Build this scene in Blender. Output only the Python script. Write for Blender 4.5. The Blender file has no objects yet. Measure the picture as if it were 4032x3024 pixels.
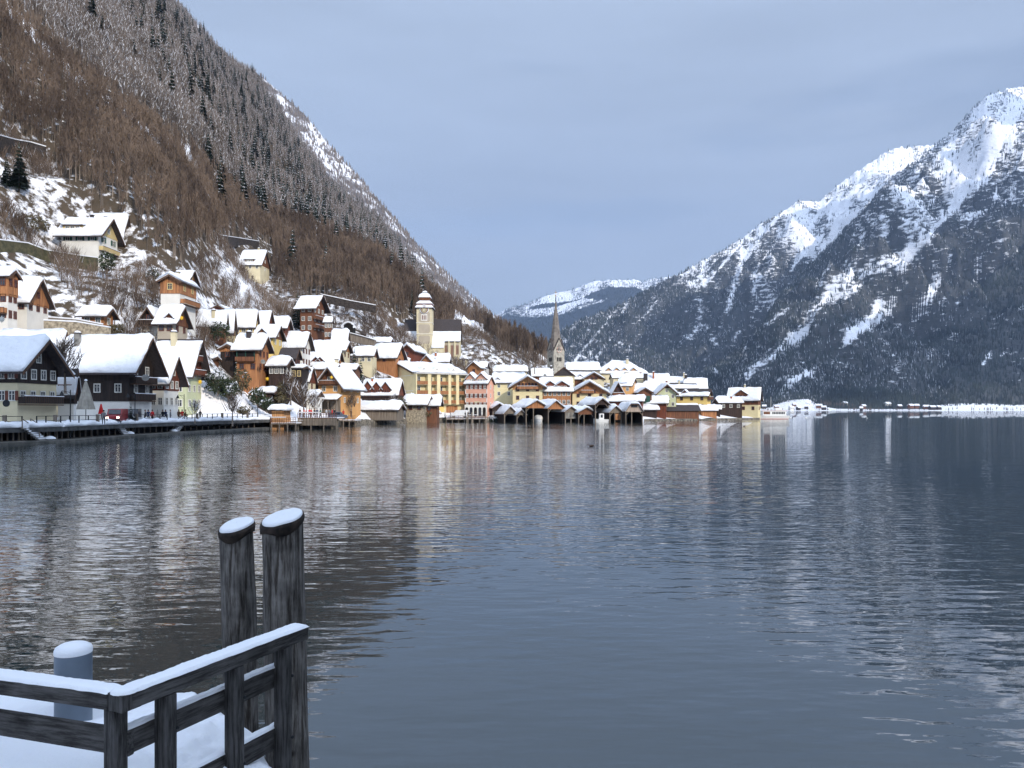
import bpy, math, random
import numpy as np
from mathutils import Vector
random.seed(7); RNG = np.random.default_rng(7)
SC = bpy.context.scene; COL = SC.collection
# ------------------------------------------------------------------ camera
F, CX, HY, CH = 3050.0, 2016.0, 1611.0, 3.8      # focal length and horizon of the photograph in its pixels, eye height (m)
cam = bpy.data.cameras.new('camera'); cam_o = bpy.data.objects.new('camera', cam); COL.objects.link(cam_o)
cam.sensor_width = 36; cam.lens = 36 * F / 4032; cam.shift_y = (HY - 1512) / 4032
cam.clip_start = 0.1; cam.clip_end = 40000
cam_o.location = (0, 0, CH); cam_o.rotation_euler = (math.pi / 2, 0, 0); SC.camera = cam_o
# ------------------------------------------------------------------ sky
SUN_AZ, SUN_EL = math.radians(35), math.radians(28)     # to the right of straight behind the camera
W_ = bpy.data.worlds.new('World'); SC.world = W_; W_.use_nodes = True
nt = W_.node_tree; nt.nodes.clear(); N = nt.nodes.new; K = nt.links.new
out = N('ShaderNodeOutputWorld'); bg = N('ShaderNodeBackground'); sky = N('ShaderNodeTexSky')
sky.sky_type = 'NISHITA'; sky.sun_disc = False; sky.sun_elevation = SUN_EL; sky.sun_rotation = math.pi - SUN_AZ
sky.air_density = .8; sky.dust_density = 1.0; sky.ozone_density = 1.5
tc = N('ShaderNodeTexCoord'); mp = N('ShaderNodeMapping'); mp.inputs['Scale'].default_value = (1.0, 1.0, 6.0)
mp.inputs['Rotation'].default_value = (0, 0.12, 0.3)
nz = N('ShaderNodeTexNoise'); nz.inputs['Scale'].default_value = 1.6; nz.inputs['Detail'].default_value = 5; nz.inputs['Roughness'].default_value = .5
rp = N('ShaderNodeValToRGB'); rp.color_ramp.elements[0].position = .30; rp.color_ramp.elements[0].color = (.5,) * 3 + (1,)
rp.color_ramp.elements[1].position = .48; rp.color_ramp.elements[1].color = (.9,) * 3 + (1,)
mx = N('ShaderNodeMix'); mx.data_type = 'RGBA'
sep = N('ShaderNodeSeparateXYZ'); cr = N('ShaderNodeValToRGB'); K(tc.outputs['Generated'], sep.inputs[0]); K(sep.outputs['Z'], cr.inputs[0])
cr.color_ramp.elements[0].position = 0; cr.color_ramp.elements[0].color = (2.90, 3.52, 4.60, 1)
cr.color_ramp.elements[1].position = .55; cr.color_ramp.elements[1].color = (3.80, 4.60, 5.90, 1)
K(tc.outputs['Generated'], mp.inputs[0]); K(mp.outputs[0], nz.inputs[0]); K(nz.outputs['Fac'], rp.inputs[0])
K(rp.outputs[0], mx.inputs['Factor']); K(sky.outputs[0], mx.inputs['A'])
dt = N('ShaderNodeVectorMath'); dt.operation = 'DOT_PRODUCT'; dt.inputs[1].default_value = (math.sin(SUN_AZ) * math.cos(SUN_EL), -math.cos(SUN_AZ) * math.cos(SUN_EL), math.sin(SUN_EL)); K(tc.outputs['Generated'], dt.inputs[0])
gl = N('ShaderNodeMapRange'); gl.inputs['From Min'].default_value = -.1; gl.inputs['From Max'].default_value = 1; gl.inputs['To Min'].default_value = 1; gl.inputs['To Max'].default_value = 3.7; K(dt.outputs['Value'], gl.inputs['Value'])      # thin cloud is brighter round the sun
gm = N('ShaderNodeVectorMath'); gm.operation = 'SCALE'; n2 = N('ShaderNodeTexNoise'); n2.inputs['Scale'].default_value = 2.2; n2.inputs['Detail'].default_value = 6; n2.inputs['Roughness'].default_value = .55; K(mp.outputs[0], n2.inputs[0])
m2 = N('ShaderNodeMapRange'); m2.inputs['From Min'].default_value = .3; m2.inputs['From Max'].default_value = .7; m2.inputs['To Min'].default_value = 1.02; m2.inputs['To Max'].default_value = 1.20; K(n2.outputs['Fac'], m2.inputs['Value'])
g2 = N('ShaderNodeVectorMath'); g2.operation = 'SCALE'; K(cr.outputs[0], g2.inputs[0]); K(m2.outputs[0], g2.inputs['Scale']); K(g2.outputs[0], gm.inputs[0]); K(gl.outputs[0], gm.inputs['Scale']); K(gm.outputs[0], mx.inputs['B'])
K(mx.outputs['Result'], bg.inputs[0]); bg.inputs[1].default_value = 0.115; K(bg.outputs[0], out.inputs[0])
# ------------------------------------------------------------------ sun
sl = bpy.data.lights.new('sun', 'SUN'); sl.energy = 3.2; sl.angle = math.radians(.5); sl.color = (1, .91, .78)
so = bpy.data.objects.new('sun', sl); COL.objects.link(so)
SUNV = Vector((math.sin(SUN_AZ) * math.cos(SUN_EL), -math.cos(SUN_AZ) * math.cos(SUN_EL), math.sin(SUN_EL)))
so.rotation_euler = SUNV.to_track_quat('Z', 'Y').to_euler()
SC.view_settings.view_transform = 'Standard'; SC.view_settings.look = 'None'; SC.view_settings.gamma = 1; SC.view_settings.use_curve_mapping = False
SC.view_settings.exposure = 0.12
SC.cycles.max_bounces = 6; SC.cycles.diffuse_bounces = 2; SC.cycles.glossy_bounces = 3; SC.cycles.volume_bounces = 0
SC.cycles.sample_clamp_indirect = 8
# ------------------------------------------------------------------ helpers
def ax(px): return (px - CX) / F
def zz(py, d): return CH + (HY - py) / F * d
def P(px, py, d): return (ax(px) * d, d, zz(py, d))
def tag(o, label=None, cat=None, group=None, kind=None):
    if label: o['label'] = label
    if cat: o['category'] = cat
    if group: o['group'] = group
    if kind: o['kind'] = kind
    return o
def empty(name, loc=(0, 0, 0), r=0.0):
    o = bpy.data.objects.new(name, None); COL.objects.link(o); o.location = loc; o.rotation_euler[2] = r; o.empty_display_size = .3
    return o
def link(name, me, parent=None, loc=None, rot=None):
    o = bpy.data.objects.new(name, me); COL.objects.link(o)
    if parent: o.parent = parent
    if loc is not None: o.location = loc
    if rot is not None: o.rotation_euler = rot
    return o
def big_mesh(name, V, T, mats, mi=None, smooth=False, nside=3):
    me = bpy.data.meshes.new(name); V = np.asarray(V, np.float32); T = np.asarray(T, np.int32).reshape(-1, nside)
    me.vertices.add(len(V)); me.vertices.foreach_set('co', V.ravel())
    me.loops.add(T.size); me.loops.foreach_set('vertex_index', T.ravel())
    me.polygons.add(len(T)); me.polygons.foreach_set('loop_start', np.arange(0, T.size, nside, dtype=np.int32))
    me.polygons.foreach_set('loop_total', np.full(len(T), nside, np.int32))
    if mi is not None: me.polygons.foreach_set('material_index', np.asarray(mi, np.int32))
    if smooth: me.polygons.foreach_set('use_smooth', np.ones(len(T), bool))
    for m in mats: me.materials.append(m)
    me.update(calc_edges=True); return me
class MB:                                       # collects boxes, prisms and grids into one mesh, one material slot per name
    def __init__(s): s.v = []; s.f = []; s.m = []; s.mats = []; s.sm = []
    def mi(s, m):
        if m not in s.mats: s.mats.append(m)
        return s.mats.index(m)
    def poly(s, vs, fs, m, smooth=False):
        b = len(s.v); k = s.mi(m); s.v += [tuple(v) for v in vs]
        for f in fs: s.f.append([b + i for i in f]); s.m.append(k); s.sm.append(smooth)
    def box(s, a, b, m):
        x0, y0, z0 = [min(a[i], b[i]) for i in range(3)]; x1, y1, z1 = [max(a[i], b[i]) for i in range(3)]
        s.poly([(x0, y0, z0), (x1, y0, z0), (x1, y1, z0), (x0, y1, z0), (x0, y0, z1), (x1, y0, z1), (x1, y1, z1), (x0, y1, z1)],
               [(0, 3, 2, 1), (4, 5, 6, 7), (0, 1, 5, 4), (1, 2, 6, 5), (2, 3, 7, 6), (3, 0, 4, 7)], m)
    def beam(s, a, b, w, h, m):                 # box of section w x h from a to b
        a = Vector(a); b = Vector(b); t = (b - a).normalized(); up = Vector((0, 0, 1)) if abs(t.z) < .95 else Vector((0, 1, 0))
        n = t.cross(up).normalized() * (w / 2); q = n.cross(t).normalized() * (h / 2)
        vs = [a - n - q, a + n - q, a + n + q, a - n + q, b - n - q, b + n - q, b + n + q, b - n + q]
        s.poly(vs, [(0, 3, 2, 1), (4, 5, 6, 7), (0, 1, 5, 4), (1, 2, 6, 5), (2, 3, 7, 6), (3, 0, 4, 7)], m)
    def cyl(s, a, b, r0, r1, m, n=10, caps=True, smooth=True):
        a = Vector(a); b = Vector(b); t = (b - a).normalized(); up = Vector((1, 0, 0)) if abs(t.z) > .9 else Vector((0, 0, 1))
        u = t.cross(up).normalized(); w = t.cross(u)
        vs = []; fs = []
        for c, r in ((a, r0), (b, r1)):
            for i in range(n):
                q = 2 * math.pi * i / n; vs.append(c + u * (r * math.cos(q)) + w * (r * math.sin(q)))
        for i in range(n): fs.append((i, (i + 1) % n, n + (i + 1) % n, n + i))
        s.poly(vs, fs, m, smooth)
        if caps: s.poly(vs, [tuple(range(n))[::-1], tuple(range(n, 2 * n))], m)
    def lathe(s, c, prof, m, n=12, smooth=True, sq=False):
        vs = []; fs = []
        for r, z in prof:
            for i in range(n):
                q = 2 * math.pi * (i + (.5 if sq else 0)) / n; vs.append((c[0] + r * math.cos(q), c[1] + r * math.sin(q), c[2] + z))
        for j in range(len(prof) - 1):
            for i in range(n): fs.append((j * n + i, j * n + (i + 1) % n, (j + 1) * n + (i + 1) % n, (j + 1) * n + i))
        s.poly(vs, fs, m, smooth)
        k = len(prof) - 1; s.poly(vs, [tuple(range(n))[::-1], tuple(range(k * n, k * n + n))], m)
    def prism(s, pts, ext, m):                  # closed outline pts (3D) extruded by vector ext
        n = len(pts); e = Vector(ext); vs = [Vector(p) for p in pts] + [Vector(p) + e for p in pts]
        s.poly(vs, [tuple(range(n))[::-1], tuple(range(n, 2 * n))] + [(i, (i + 1) % n, n + (i + 1) % n, n + i) for i in range(n)], m)
    def build(s, name, parent=None, loc=None, rot=None):
        me = bpy.data.meshes.new(name); me.from_pydata([tuple(v) for v in s.v], [], s.f)
        for m in s.mats: me.materials.append(m)
        me.polygons.foreach_set('material_index', s.m); me.polygons.foreach_set('use_smooth', s.sm); me.update()
        return link(name, me, parent, loc, rot)
# ---- numpy value noise
def _h(ix, iy, s):
    n = (ix * 374761393 + iy * 668265263 + s * 974711) & 0xffffffff
    n = ((n ^ (n >> 13)) * 1274126177) & 0xffffffff
    return ((n ^ (n >> 16)) & 0xffff) / 65535.0
def vn(x, y, s=0):
    x = np.asarray(x, float); y = np.asarray(y, float); ix = np.floor(x).astype(np.int64); iy = np.floor(y).astype(np.int64); fx = x - ix; fy = y - iy
    fx = fx * fx * (3 - 2 * fx); fy = fy * fy * (3 - 2 * fy)
    return (_h(ix, iy, s) * (1 - fx) + _h(ix + 1, iy, s) * fx) * (1 - fy) + (_h(ix, iy + 1, s) * (1 - fx) + _h(ix + 1, iy + 1, s) * fx) * fy
def fbm(x, y, o=4, s=0, ridged=False):
    t = 0; a = 1; n = 0
    for k in range(o):
        v = vn(x * 2 ** k + 17.3 * k, y * 2 ** k - 9.1 * k, s + k)
        if ridged: v = 1 - abs(2 * v - 1)
        t = t + a * v; n += a; a *= .5
    return t / n
def interp(x, pts):
    xs, ys = zip(*pts); return np.interp(x, xs, ys)
def sstep(a, b, x):
    t = np.clip((x - a) / (b - a), 0, 1); return t * t * (3 - 2 * t)
# ------------------------------------------------------------------ materials
MT = {}
def nodes(name):
    m = bpy.data.materials.new(name); m.use_nodes = True; t = m.node_tree
    return m, t, t.nodes['Principled BSDF'], t.nodes.new, t.links.new
def plain(name, c, rough=.8, var=.15, scale=1.5, metal=0, c2=None, stretch=(1, 1, 1), bump=0.0, detail=4, lo=.35, hi=.65, spec=.3, rnd=0.0):
    if name in MT: return MT[name]
    m, t, b, N, K = nodes(name)
    tc = N('ShaderNodeTexCoord'); mp = N('ShaderNodeMapping'); mp.inputs['Scale'].default_value = stretch
    nz = N('ShaderNodeTexNoise'); nz.inputs['Scale'].default_value = scale; nz.inputs['Detail'].default_value = detail
    rp = N('ShaderNodeValToRGB'); c2 = c2 or tuple(x * (1 - var * 2) for x in c); c1 = tuple(min(.9, x * (1 + var * .5)) for x in c)
    rp.color_ramp.elements[0].position = lo; rp.color_ramp.elements[0].color = (*c2, 1)
    rp.color_ramp.elements[1].position = hi; rp.color_ramp.elements[1].color = (*c1, 1)
    K(tc.outputs['Object'], mp.inputs[0]); K(mp.outputs[0], nz.inputs[0]); K(nz.outputs['Fac'], rp.inputs[0])
    K(rp.outputs[0], b.inputs['Base Color'])
    b.inputs['Roughness'].default_value = rough; b.inputs['Metallic'].default_value = metal; b.inputs['Specular IOR Level'].default_value = spec
    if bump:
        bp = N('ShaderNodeBump'); bp.inputs['Strength'].default_value = .6; bp.inputs['Distance'].default_value = bump
        K(nz.outputs['Fac'], bp.inputs['Height']); K(bp.outputs[0], b.inputs['Normal'])
    MT[name] = m; return m
def wood(name, c, c2=None, h=False):
    return plain(name, c, .75, .3, 1.0, c2=c2 or tuple(x * .45 for x in c), stretch=(.35, .35, 7) if h else (6, 6, .3), bump=.02, detail=3, lo=.3, hi=.62)
cream = plain('cream_plaster', (.62, .54, .36), .85, .05, .45); white_p = plain('white_plaster', (.72, .69, .63), .85, .05, .45)
grey_p = plain('grey_plaster', (.50, .48, .45), .85, .05, .45); yellow = plain('yellow_plaster', (.70, .50, .17), .85, .05, .45); pale_y = plain('pale_yellow_plaster', (.68, .58, .34), .85, .05, .45)
pink = plain('pink_plaster', (.66, .35, .25), .85, .05, .45); orange = plain('orange_plaster', (.64, .34, .13), .85, .05, .45); green_p = plain('pale_green_plaster', (.50, .52, .33), .85, .05, .45)
ochre = plain('ochre_plaster', (.60, .46, .22), .85, .05, .45); beige = plain('beige_plaster', (.42, .36, .28), .85, .05, .45)
w_or = wood('orange_wood', (.38, .17, .07), (.16, .065, .03)); w_lt = wood('light_wood', (.50, .27, .12), (.30, .14, .06)); w_br = wood('brown_wood', (.17, .07, .035), (.07, .03, .018))
w_rd = wood('red_brown_wood', (.16, .045, .022), (.07, .022, .014)); w_dk = wood('dark_wood', (.040, .022, .016), (.014, .009, .008)); w_gy = wood('grey_wood', (.20, .165, .13), (.07, .055, .045))
w_bl = wood('black_brown_wood', (.028, .018, .014), (.010, .007, .006))
stone = plain('stone', (.40, .34, .25), .9, c2=(.17, .14, .10), scale=2.2, bump=.05); stone_g = plain('grey_stone', (.40, .37, .31), .9, c2=(.24, .22, .19), scale=1.2, bump=.03)
tile = plain('dark_tiles', (.055, .045, .045), .8, scale=3); brick = plain('chimney_brick', (.40, .14, .06), .85, scale=5); roofm = plain('roof_board', (.10, .055, .035), .8)
glass = plain('window_glass', (.035, .04, .05), .15, .3, 2, spec=.6); frame_w = plain('white_frame', (.7, .68, .62), .6); frame_b = plain('brown_frame', (.15, .05, .03), .6)
shut_g = plain('green_shutter', (.015, .07, .05), .6); shut_b = plain('brown_shutter', (.13, .04, .025), .6); curt = plain('curtain', (.6, .56, .5), .9)
concrete = plain('concrete', (.26, .25, .23), .9, c2=(.10, .10, .095), scale=.9, bump=.02); metal_d = plain('dark_metal', (.02, .022, .025), .5, metal=.3)
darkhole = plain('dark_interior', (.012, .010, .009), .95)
def snow_mat():
    m, t, b, N, K = nodes('snow'); tc = N('ShaderNodeTexCoord')
    b.inputs['Base Color'].default_value = (.76, .77, .80, 1); b.inputs['Roughness'].default_value = .65; b.inputs['Specular IOR Level'].default_value = .25
    n1 = N('ShaderNodeTexNoise'); n1.inputs['Scale'].default_value = .9; n1.inputs['Detail'].default_value = 6
    bp = N('ShaderNodeBump'); bp.inputs['Strength'].default_value = .8; bp.inputs['Distance'].default_value = .40
    K(tc.outputs['Object'], n1.inputs[0]); K(n1.outputs['Fac'], bp.inputs['Height']); K(bp.outputs[0], b.inputs['Normal']); return m
snow = snow_mat()
# ------------------------------------------------------------------ where the houses stand
# label | pc pl pr(-width m) | base eave ridge (photo rows) | depth turn ridge-axis | wall, wood, split row | extras
X = dict
HS = [
 ('near chalet with cream ground floor, black timber gable and a long balcony above the shop', 68, -130, 222, 1662, 1437, 1332, 93, -3, 'u', cream, w_bl, 1507, X(n='chalet', win=(5, 4), oh=1.6, balc=[('R', 0, 1, 1592)], th=.6, fr=frame_w, sht='L')),
 ('reddish-brown steep gabled house behind the near black timber chalet', 195, 0, 258, 1640, 1425, 1304, 116, -3, 'u', cream, w_rd, 1520, X(win=(2, 2), oh=1.5)),
 ('low snow-roofed annex with dark walls between the black chalet and the closed parasol', 290, 228, 300, 1650, 1503, 1448, 104, -3, 'u', white_p, w_bl, 1590, X(n='annex', win=(2, 1), oh=.5)),
 ('big barn-like chalet with long snow roof, dark planked panel and two black balconies', 508, 262, 597, 1652, 1428, 1325, 112, -3, 'u', white_p, w_bl, 1580, X(n='chalet', win=(3, 2), oh=1.9, th=.6, balc=[('R', .02, .98, 1510), ('R', .02, .9, 1577)], fr=frame_w, col=1, chim=[(.05, .3, 1.1, 2.0, 'grey')])),
 ('white waterfront house with red-brown plank upper floor and narrow gable beside the barn-like chalet', 645, 590, 702, 1652, 1488, 1402, 122, 0, 'u', white_p, w_rd, 1537, X(win=(2, 3), oh=1.3, fr=frame_w, gw=2)),
 ('tall pale green house with wide snow roof and two wooden gable balconies', 735, 625, 792, 1645, 1447, 1330, 138, 0, 'u', green_p, w_rd, 1478, X(win=(2, 3), oh=1.6, th=.7, fr=frame_w, balc=[('R', .0, 1, 1475), ('R', .25, .75, 1418)], chim=[(.35, .35, 1.4, 2.4, 'cream')])),
 ('white farmhouse high on the left with orange plank gable and small red windows', 106, 20, 190, 1300, 1180, 1096, 135, 3, 'u', white_p, w_or, 1195, X(n='farmhouse', win=(2, 3), oh=.9, fr=frame_b, gloft=1)),
 ('orange plank house with bay window cut by the left edge of the picture', 30, -110, 68, 1290, 1085, 1058, 128, 0, 'u', white_p, w_or, 1165, X(win=(4, 2), oh=.6, th=.8, fr=frame_b, balc=[('L', .55, 1, 1235)])),
 ('white villa on the upper slope with green shutters and carved gable over a balcony', 388, 243, 462, 1012, 918, 856, 165, 0, 'u', white_p, ochre, 925, X(n='villa', win=(3, 2), oh=1.3, th=.8, fr=frame_w, sht='LR', shc=shut_g, gonly=1, balc=[('R', 0, .9, 985)], chim=[(.55, .5, 1.0, 1.6, 'dark'), (.92, .55, .9, 1.2, 'cream')], dorm=[(.28, 4.2, 1.9, 'wide')])),
 ('second gabled wing standing behind the white hillside villa', 470, 350, 506, 990, 925, 846, 174, 0, 'u', cream, w_br, 940, X(n='villa_wing', win=(0, 2), oh=1.1)),
 ('brown plank house on a white base with ochre framed window on the hillside', 708, 633, 770, 1210, 1107, 1076, 150, 0, 'v', white_p, w_or, 1156, X(win=(1, 2), oh=.8, th=.8, fr=ochre, balc=[('R', 0, 1, 1195)], chim=[(.45, .5, 1.0, 2.2, 'cream')])),
 ('steep gabled dark wing rising behind the brown plank hillside house', 736, 690, 772, 1190, 1104, 1060, 156, 0, 'u', w_br, None, None, X(n='house_wing', win=(0, 3), oh=.7, fr=ochre)),
 ('chalet with a yellow star hanging in its narrow weathered gable', 683, 620, 738, 1345, 1268, 1206, 146, 0, 'u', beige, w_br, 1278, X(n='chalet', win=(2, 2), oh=.9, fr=frame_b, dorm=[(.72, 1.4, 1.3, 'gable')])),
 ('low chalet wing with open loft and balcony left of the star chalet', 622, 552, -6, 1345, 1266, 1208, 148, 0, 'v', white_p, w_bl, 1284, X(n='chalet_wing', win=(0, 0), oh=.9, balc=[('L', 0, 1, 1282)])),
 ('tiny orange plank cabin standing on the long stone terrace wall', 408, 322, 445, 1300, 1240, 1207, 140, 0, 'u', w_or, None, None, X(n='cabin', win=(2, 1), oh=.9, th=.9, fr=frame_w)),
 ('small white cottage with wooden bay alone high on the wooded slope', 1025, 945, 1060, 1088, 1040, 987, 290, 0, 'u', cream, w_br, 1041, X(n='cottage', win=(3, 1), oh=.8, dorm=[(.45, 3.5, 2, 'wide')], fr=frame_w, chim=[(.7, .5, 1, 2.2, 'cream')])),
 ('low house with long flat snow roof and glass railing above the evergreen hedge', 884, 785, 890, 1312, 1262, 1225, 170, 0, 'u', w_br, None, None, X(win=(3, 1), oh=.6, th=.7, chim=[(.55, .3, 1.1, 1.0, 'cream')])),
 ('small brown gable peeping over the flat snow roof', 895, 822, -6, 1260, 1224, 1199, 184, 0, 'v', w_rd, None, None, X(n='cabin', win=(1, 0), oh=.5)),
 ('narrow steep house with dark side gable left of the yellow house', 914, 880, 926, 1350, 1292, 1222, 175, 0, 'u', cream, w_bl, 1297, X(win=(1, 1), oh=.5)),
 ('yellow plastered house with two white framed windows under a broad snow roof', 1000, 921, 1016, 1328, 1280, 1222, 178, 0, 'u', yellow, None, None, X(win=(3, 1), oh=.5, fr=frame_w)),
 ('red-brown steep gable right behind the yellow plastered house', 1050, 1008, 1074, 1310, 1277, 1219, 182, 0, 'u', w_rd, None, None, X(win=(0, 1), oh=.6)),
 ('brown gabled house at the wood edge right of the red-brown gable', 1122, 1068, 1142, 1340, 1287, 1251, 188, 0, 'u', w_rd, None, None, X(win=(0, 1), oh=.8, th=.7)),
 ('ochre half-timbered house with one tiny red dormer in its snow roof', 1075, 1008, 1110, 1380, 1325, 1282, 176, 0, 'u', yellow, w_br, 1330, X(win=(2, 2), oh=.9, fr=frame_w, dorm=[(.35, 1.7, 1.5, 'gable')])),
 ('tall white house with small red windows below a deep snow roof', 1190, 1108, 1222, 1455, 1362, 1302, 188, 0, 'u', white_p, None, None, X(win=(1, 3), oh=1.0, th=.8, fr=frame_b)),
 ('large orange plank house with arched open veranda and satellite dish', 1018, 930, 1058, 1492, 1372, 1321, 160, 0, 'u', w_or, None, None, X(win=(2, 3), oh=1.0, th=.8, fr=frame_b, chim=[(.4, .35, 1.4, 1.9, 'dark')], logg=(1380, 1420))),
 ('small plank gable with lean-to roof left of the arched veranda house', 924, 868, -6, 1450, 1374, 1354, 162, 0, 'v', w_bl, w_or, 1385, X(n='shed', win=(1, 0), oh=.6)),
 ('dark weathered barn with square block of snow on its roof', 1120, 1058, 1152, 1530, 1440, 1405, 163, 0, 'u', w_dk, None, None, X(n='barn', win=(3, 2), oh=.7, th=.9, fr=frame_w)),
 ('black roofed house without snow behind the weathered barn', 1160, 1103, 1182, 1500, 1408, 1370, 174, 0, 'u', w_dk, None, None, X(win=(0, 2), oh=.5, snow=None)),
 ('dark plum plank house with two lit curtains beside the weathered barn', 1188, 1146, -6, 1540, 1452, 1440, 168, 0, 'u', w_bl, None, None, X(win=(2, 0), oh=.4, fr=ochre)),
 ('narrow brown gable with a steep white roof left of the orange inn', 1212, 1186, 1242, 1555, 1502, 1443, 173, 0, 'u', cream, w_rd, 1507, X(win=(1, 1), oh=.5)),
 ('orange plastered inn with timber balcony, yellow star and snow-covered porch', 1343, 1253, 1420, 1632, 1513, 1446, 181, -9, 'v', orange, w_br, 1518, X(n='inn', win=(2, 3), oh=1.5, th=.6, fr=white_p, balc=[('L', .05, .95, 1515)], porch=(1558, 1240, 1343))),
 ('house with twin peaked dormer in a wide snow roof', 1320, 1216, 1348, 1475, 1437, 1380, 199, 0, 'u', w_or, None, None, X(win=(0, 2), oh=.8, dorm=[(.26, 1.9, 1.7, 'gable'), (.42, 1.9, 1.7, 'gable')])),
 ('low white roofed shed wedged behind the orange inn', 1318, 1232, -7, 1480, 1455, 1432, 194, 0, 'u', w_br, None, None, X(n='shed', win=(0, 0), oh=.5, th=.8, chim=[(.97, .4, 1.3, 2.6, 'cream')])),
 ('little snow-roofed house right of the grey chimney behind the inn', 1396, 1332, -7, 1482, 1457, 1436, 197, 0, 'u', w_br, None, None, X(win=(0, 0), oh=.5)),
 ('half-timbered house with long sweeping snow roof below the tunnel', 1352, 1228, 1377, 1445, 1378, 1344, 206, 0, 'u', cream, w_or, 1380, X(win=(4, 2), oh=.9, th=.8)),
 ('tall brown chalet with two balconies at the foot of the wooded slope', 1232, 1182, 1277, 1330, 1205, 1160, 230, -10, 'u', w_br, None, None, X(n='chalet', win=(2, 3), oh=1.6, fr=frame_w, balc=[('R', 0, 1, 1255), ('R', 0, 1, 1290)])),
 ('narrow brown annex with bright windows beside the tall brown chalet', 1304, 1278, 1310, 1345, 1268, 1250, 229, 0, 'u', w_br, None, None, X(n='annex', win=(2, 1), oh=.4, fr=frame_w)),
 ('pale building with square snow roof beside the tunnel mouth', 1366, 1308, 1374, 1360, 1340, 1300, 226, 0, 'u', pale_y, None, None, X(win=(0, 1), oh=.4, th=.9)),
 ('low brown house with thick snow roof under the road gallery', 1532, 1468, 1545, 1375, 1348, 1330, 245, 0, 'u', w_rd, None, None, X(win=(1, 1), oh=.7, th=.9)),
 ('wide snow-roofed house with orange plank gable left of the church tower', 1556, 1470, 1590, 1430, 1403, 1355, 232, -14, 'u', w_or, None, None, X(win=(1, 1), oh=1.0, th=.8)),
 ('brown gabled cottage directly below the church tower', 1628, 1580, 1674, 1410, 1380, 1354, 248, -8, 'v', w_rd, None, None, X(n='cottage', win=(1, 0), oh=.9, th=.8)),
 ('broad brown and cream guesthouse with carved balcony gable left of the yellow hotel', 1600, 1412, -8, 1505, 1452, 1408, 243, 0, 'u', beige, w_rd, 1472, X(n='guesthouse', win=(5, 1), oh=.8, th=.8, fr=frame_w, dorm=[(.47, 4.4, 3.6, 'gable')])),
 ('row house with three pointed cross gables in the snow left of the yellow hotel', 1562, 1425, -9, 1585, 1555, 1496, 208, -4, 'u', w_dk, w_rd, 1556, X(win=(0, 2), oh=.6, th=.6, dorm=[(.17, 2.6, 3.6, 'gable'), (.42, 2.6, 3.4, 'gable'), (.68, 2.6, 3.4, 'gable')], chim=[(.2, .4, .8, 1.2, 'brick')])),
 ('long grey plank boathouse on stilts with twin orange gables at its end', 1563, 1405, -7, 1652, 1614, 1585, 196, -6, 'u', w_gy, None, None, X(n='long_boathouse', win=(0, 0), oh=.7, th=.9, found=.2, gcol=w_or)),
 ('brown boat shed with sagging snow roof right of the long grey boathouse', 1668, 1598, -8, 1648, 1590, 1556, 212, -6, 'u', stone, w_br, 1600, X(n='shed', win=(2, 1), oh=1.4, th=.9)),
 ('low shed with broad snow roof in front of the hotel garden', 1720, 1660, 1730, 1640, 1594, 1560, 216, 0, 'u', w_br, None, None, X(n='shed', win=(1, 1), oh=1.2, th=.8)),
 ('small plank gable with window left of the hotel shore sheds', 1640, 1600, -5, 1640, 1580, 1552, 220, 0, 'v', w_br, None, None, X(n='shed', win=(1, 0), oh=.6)),
 ('pale yellow building with round dormer and big snow roof behind the pink house', 2062, 1945, -14, 1590, 1507, 1468, 262, 0, 'u', pale_y, None, None, X(win=(3, 0), oh=.8, th=.9, fr=frame_w, dorm=[(.13, 2, 1.4, 'gable')])),
 ('low long roofed building with cream chimneys under the rocky snow slope', 2075, 1948, -12, 1490, 1464, 1443, 290, 0, 'u', cream, None, None, X(win=(0, 0), oh=.5, th=.9, chim=[(.35, .5, 1.2, 1.6, 'cream'), (.9, .5, 1.2, 1.8, 'cream')])),
 ('steep orange plank gable tucked between the hotel roof and the church choir', 1890, 1842, 1905, 1480, 1448, 1424, 262, -18, 'v', w_or, None, None, X(win=(1, 0), oh=.7)),
 ('dark slated half gable right of the orange plank gable', 1915, 1884, 1925, 1470, 1446, 1422, 275, -10, 'u', grey_p, tile, 1450, X(win=(0, 0), oh=.4)),
 ('tiny pyramid roofed chapel hut by the church choir', 1838, 1813, -4, 1425, 1413, 1397, 296, 0, 'u', cream, None, None, X(n='chapel', win=(1, 0), oh=.4, hip=1, th=.7)),
 ('yellow lakeside house with wide orange wooden gable floor and long balcony', 2136, 2019, -11, 1640, 1520, 1480, 245, 0, 'v', pale_y, w_lt, 1534, X(win=(3, 0), oh=1.8, th=.7, fr=frame_b, gwin=6, balc=[('L', .14, .86, 1533)])),
 ('brown lakeside house with twin snow-capped dormers and ribbon windows', 2248, 2138, -11, 1640, 1538, 1484, 250, 0, 'u', w_or, None, None, X(win=(6, 0), oh=.9, th=.8, fr=frame_w, dorm=[(.26, 4.0, 2.7, 'gable'), (.68, 4.4, 2.7, 'gable')])),
 ('broad yellow-based chalet with planked gable and flower balcony', 2388, 2254, -14, 1640, 1545, 1500, 254, 0, 'v', pale_y, w_or, 1550, X(n='chalet', win=(3, 0), oh=1.4, th=.8, fr=frame_b, balc=[('L', .25, .62, 1549)], gwin=3)),
 ('dark brown narrow gable beside the flower balcony chalet', 2454, 2413, -9, 1640, 1545, 1505, 256, 0, 'v', w_dk, None, None, X(win=(2, 0), oh=.8, balc=[('L', 0, 1, 1558)])),
 ('long brown snow-roofed house under the lakeside church spire', 2174, 2098, -9, 1520, 1482, 1449, 273, 0, 'u', w_br, None, None, X(win=(0, 0), oh=.5, th=.7, chim=[(.97, .4, 1.2, 1.6, 'dark')])),
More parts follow.
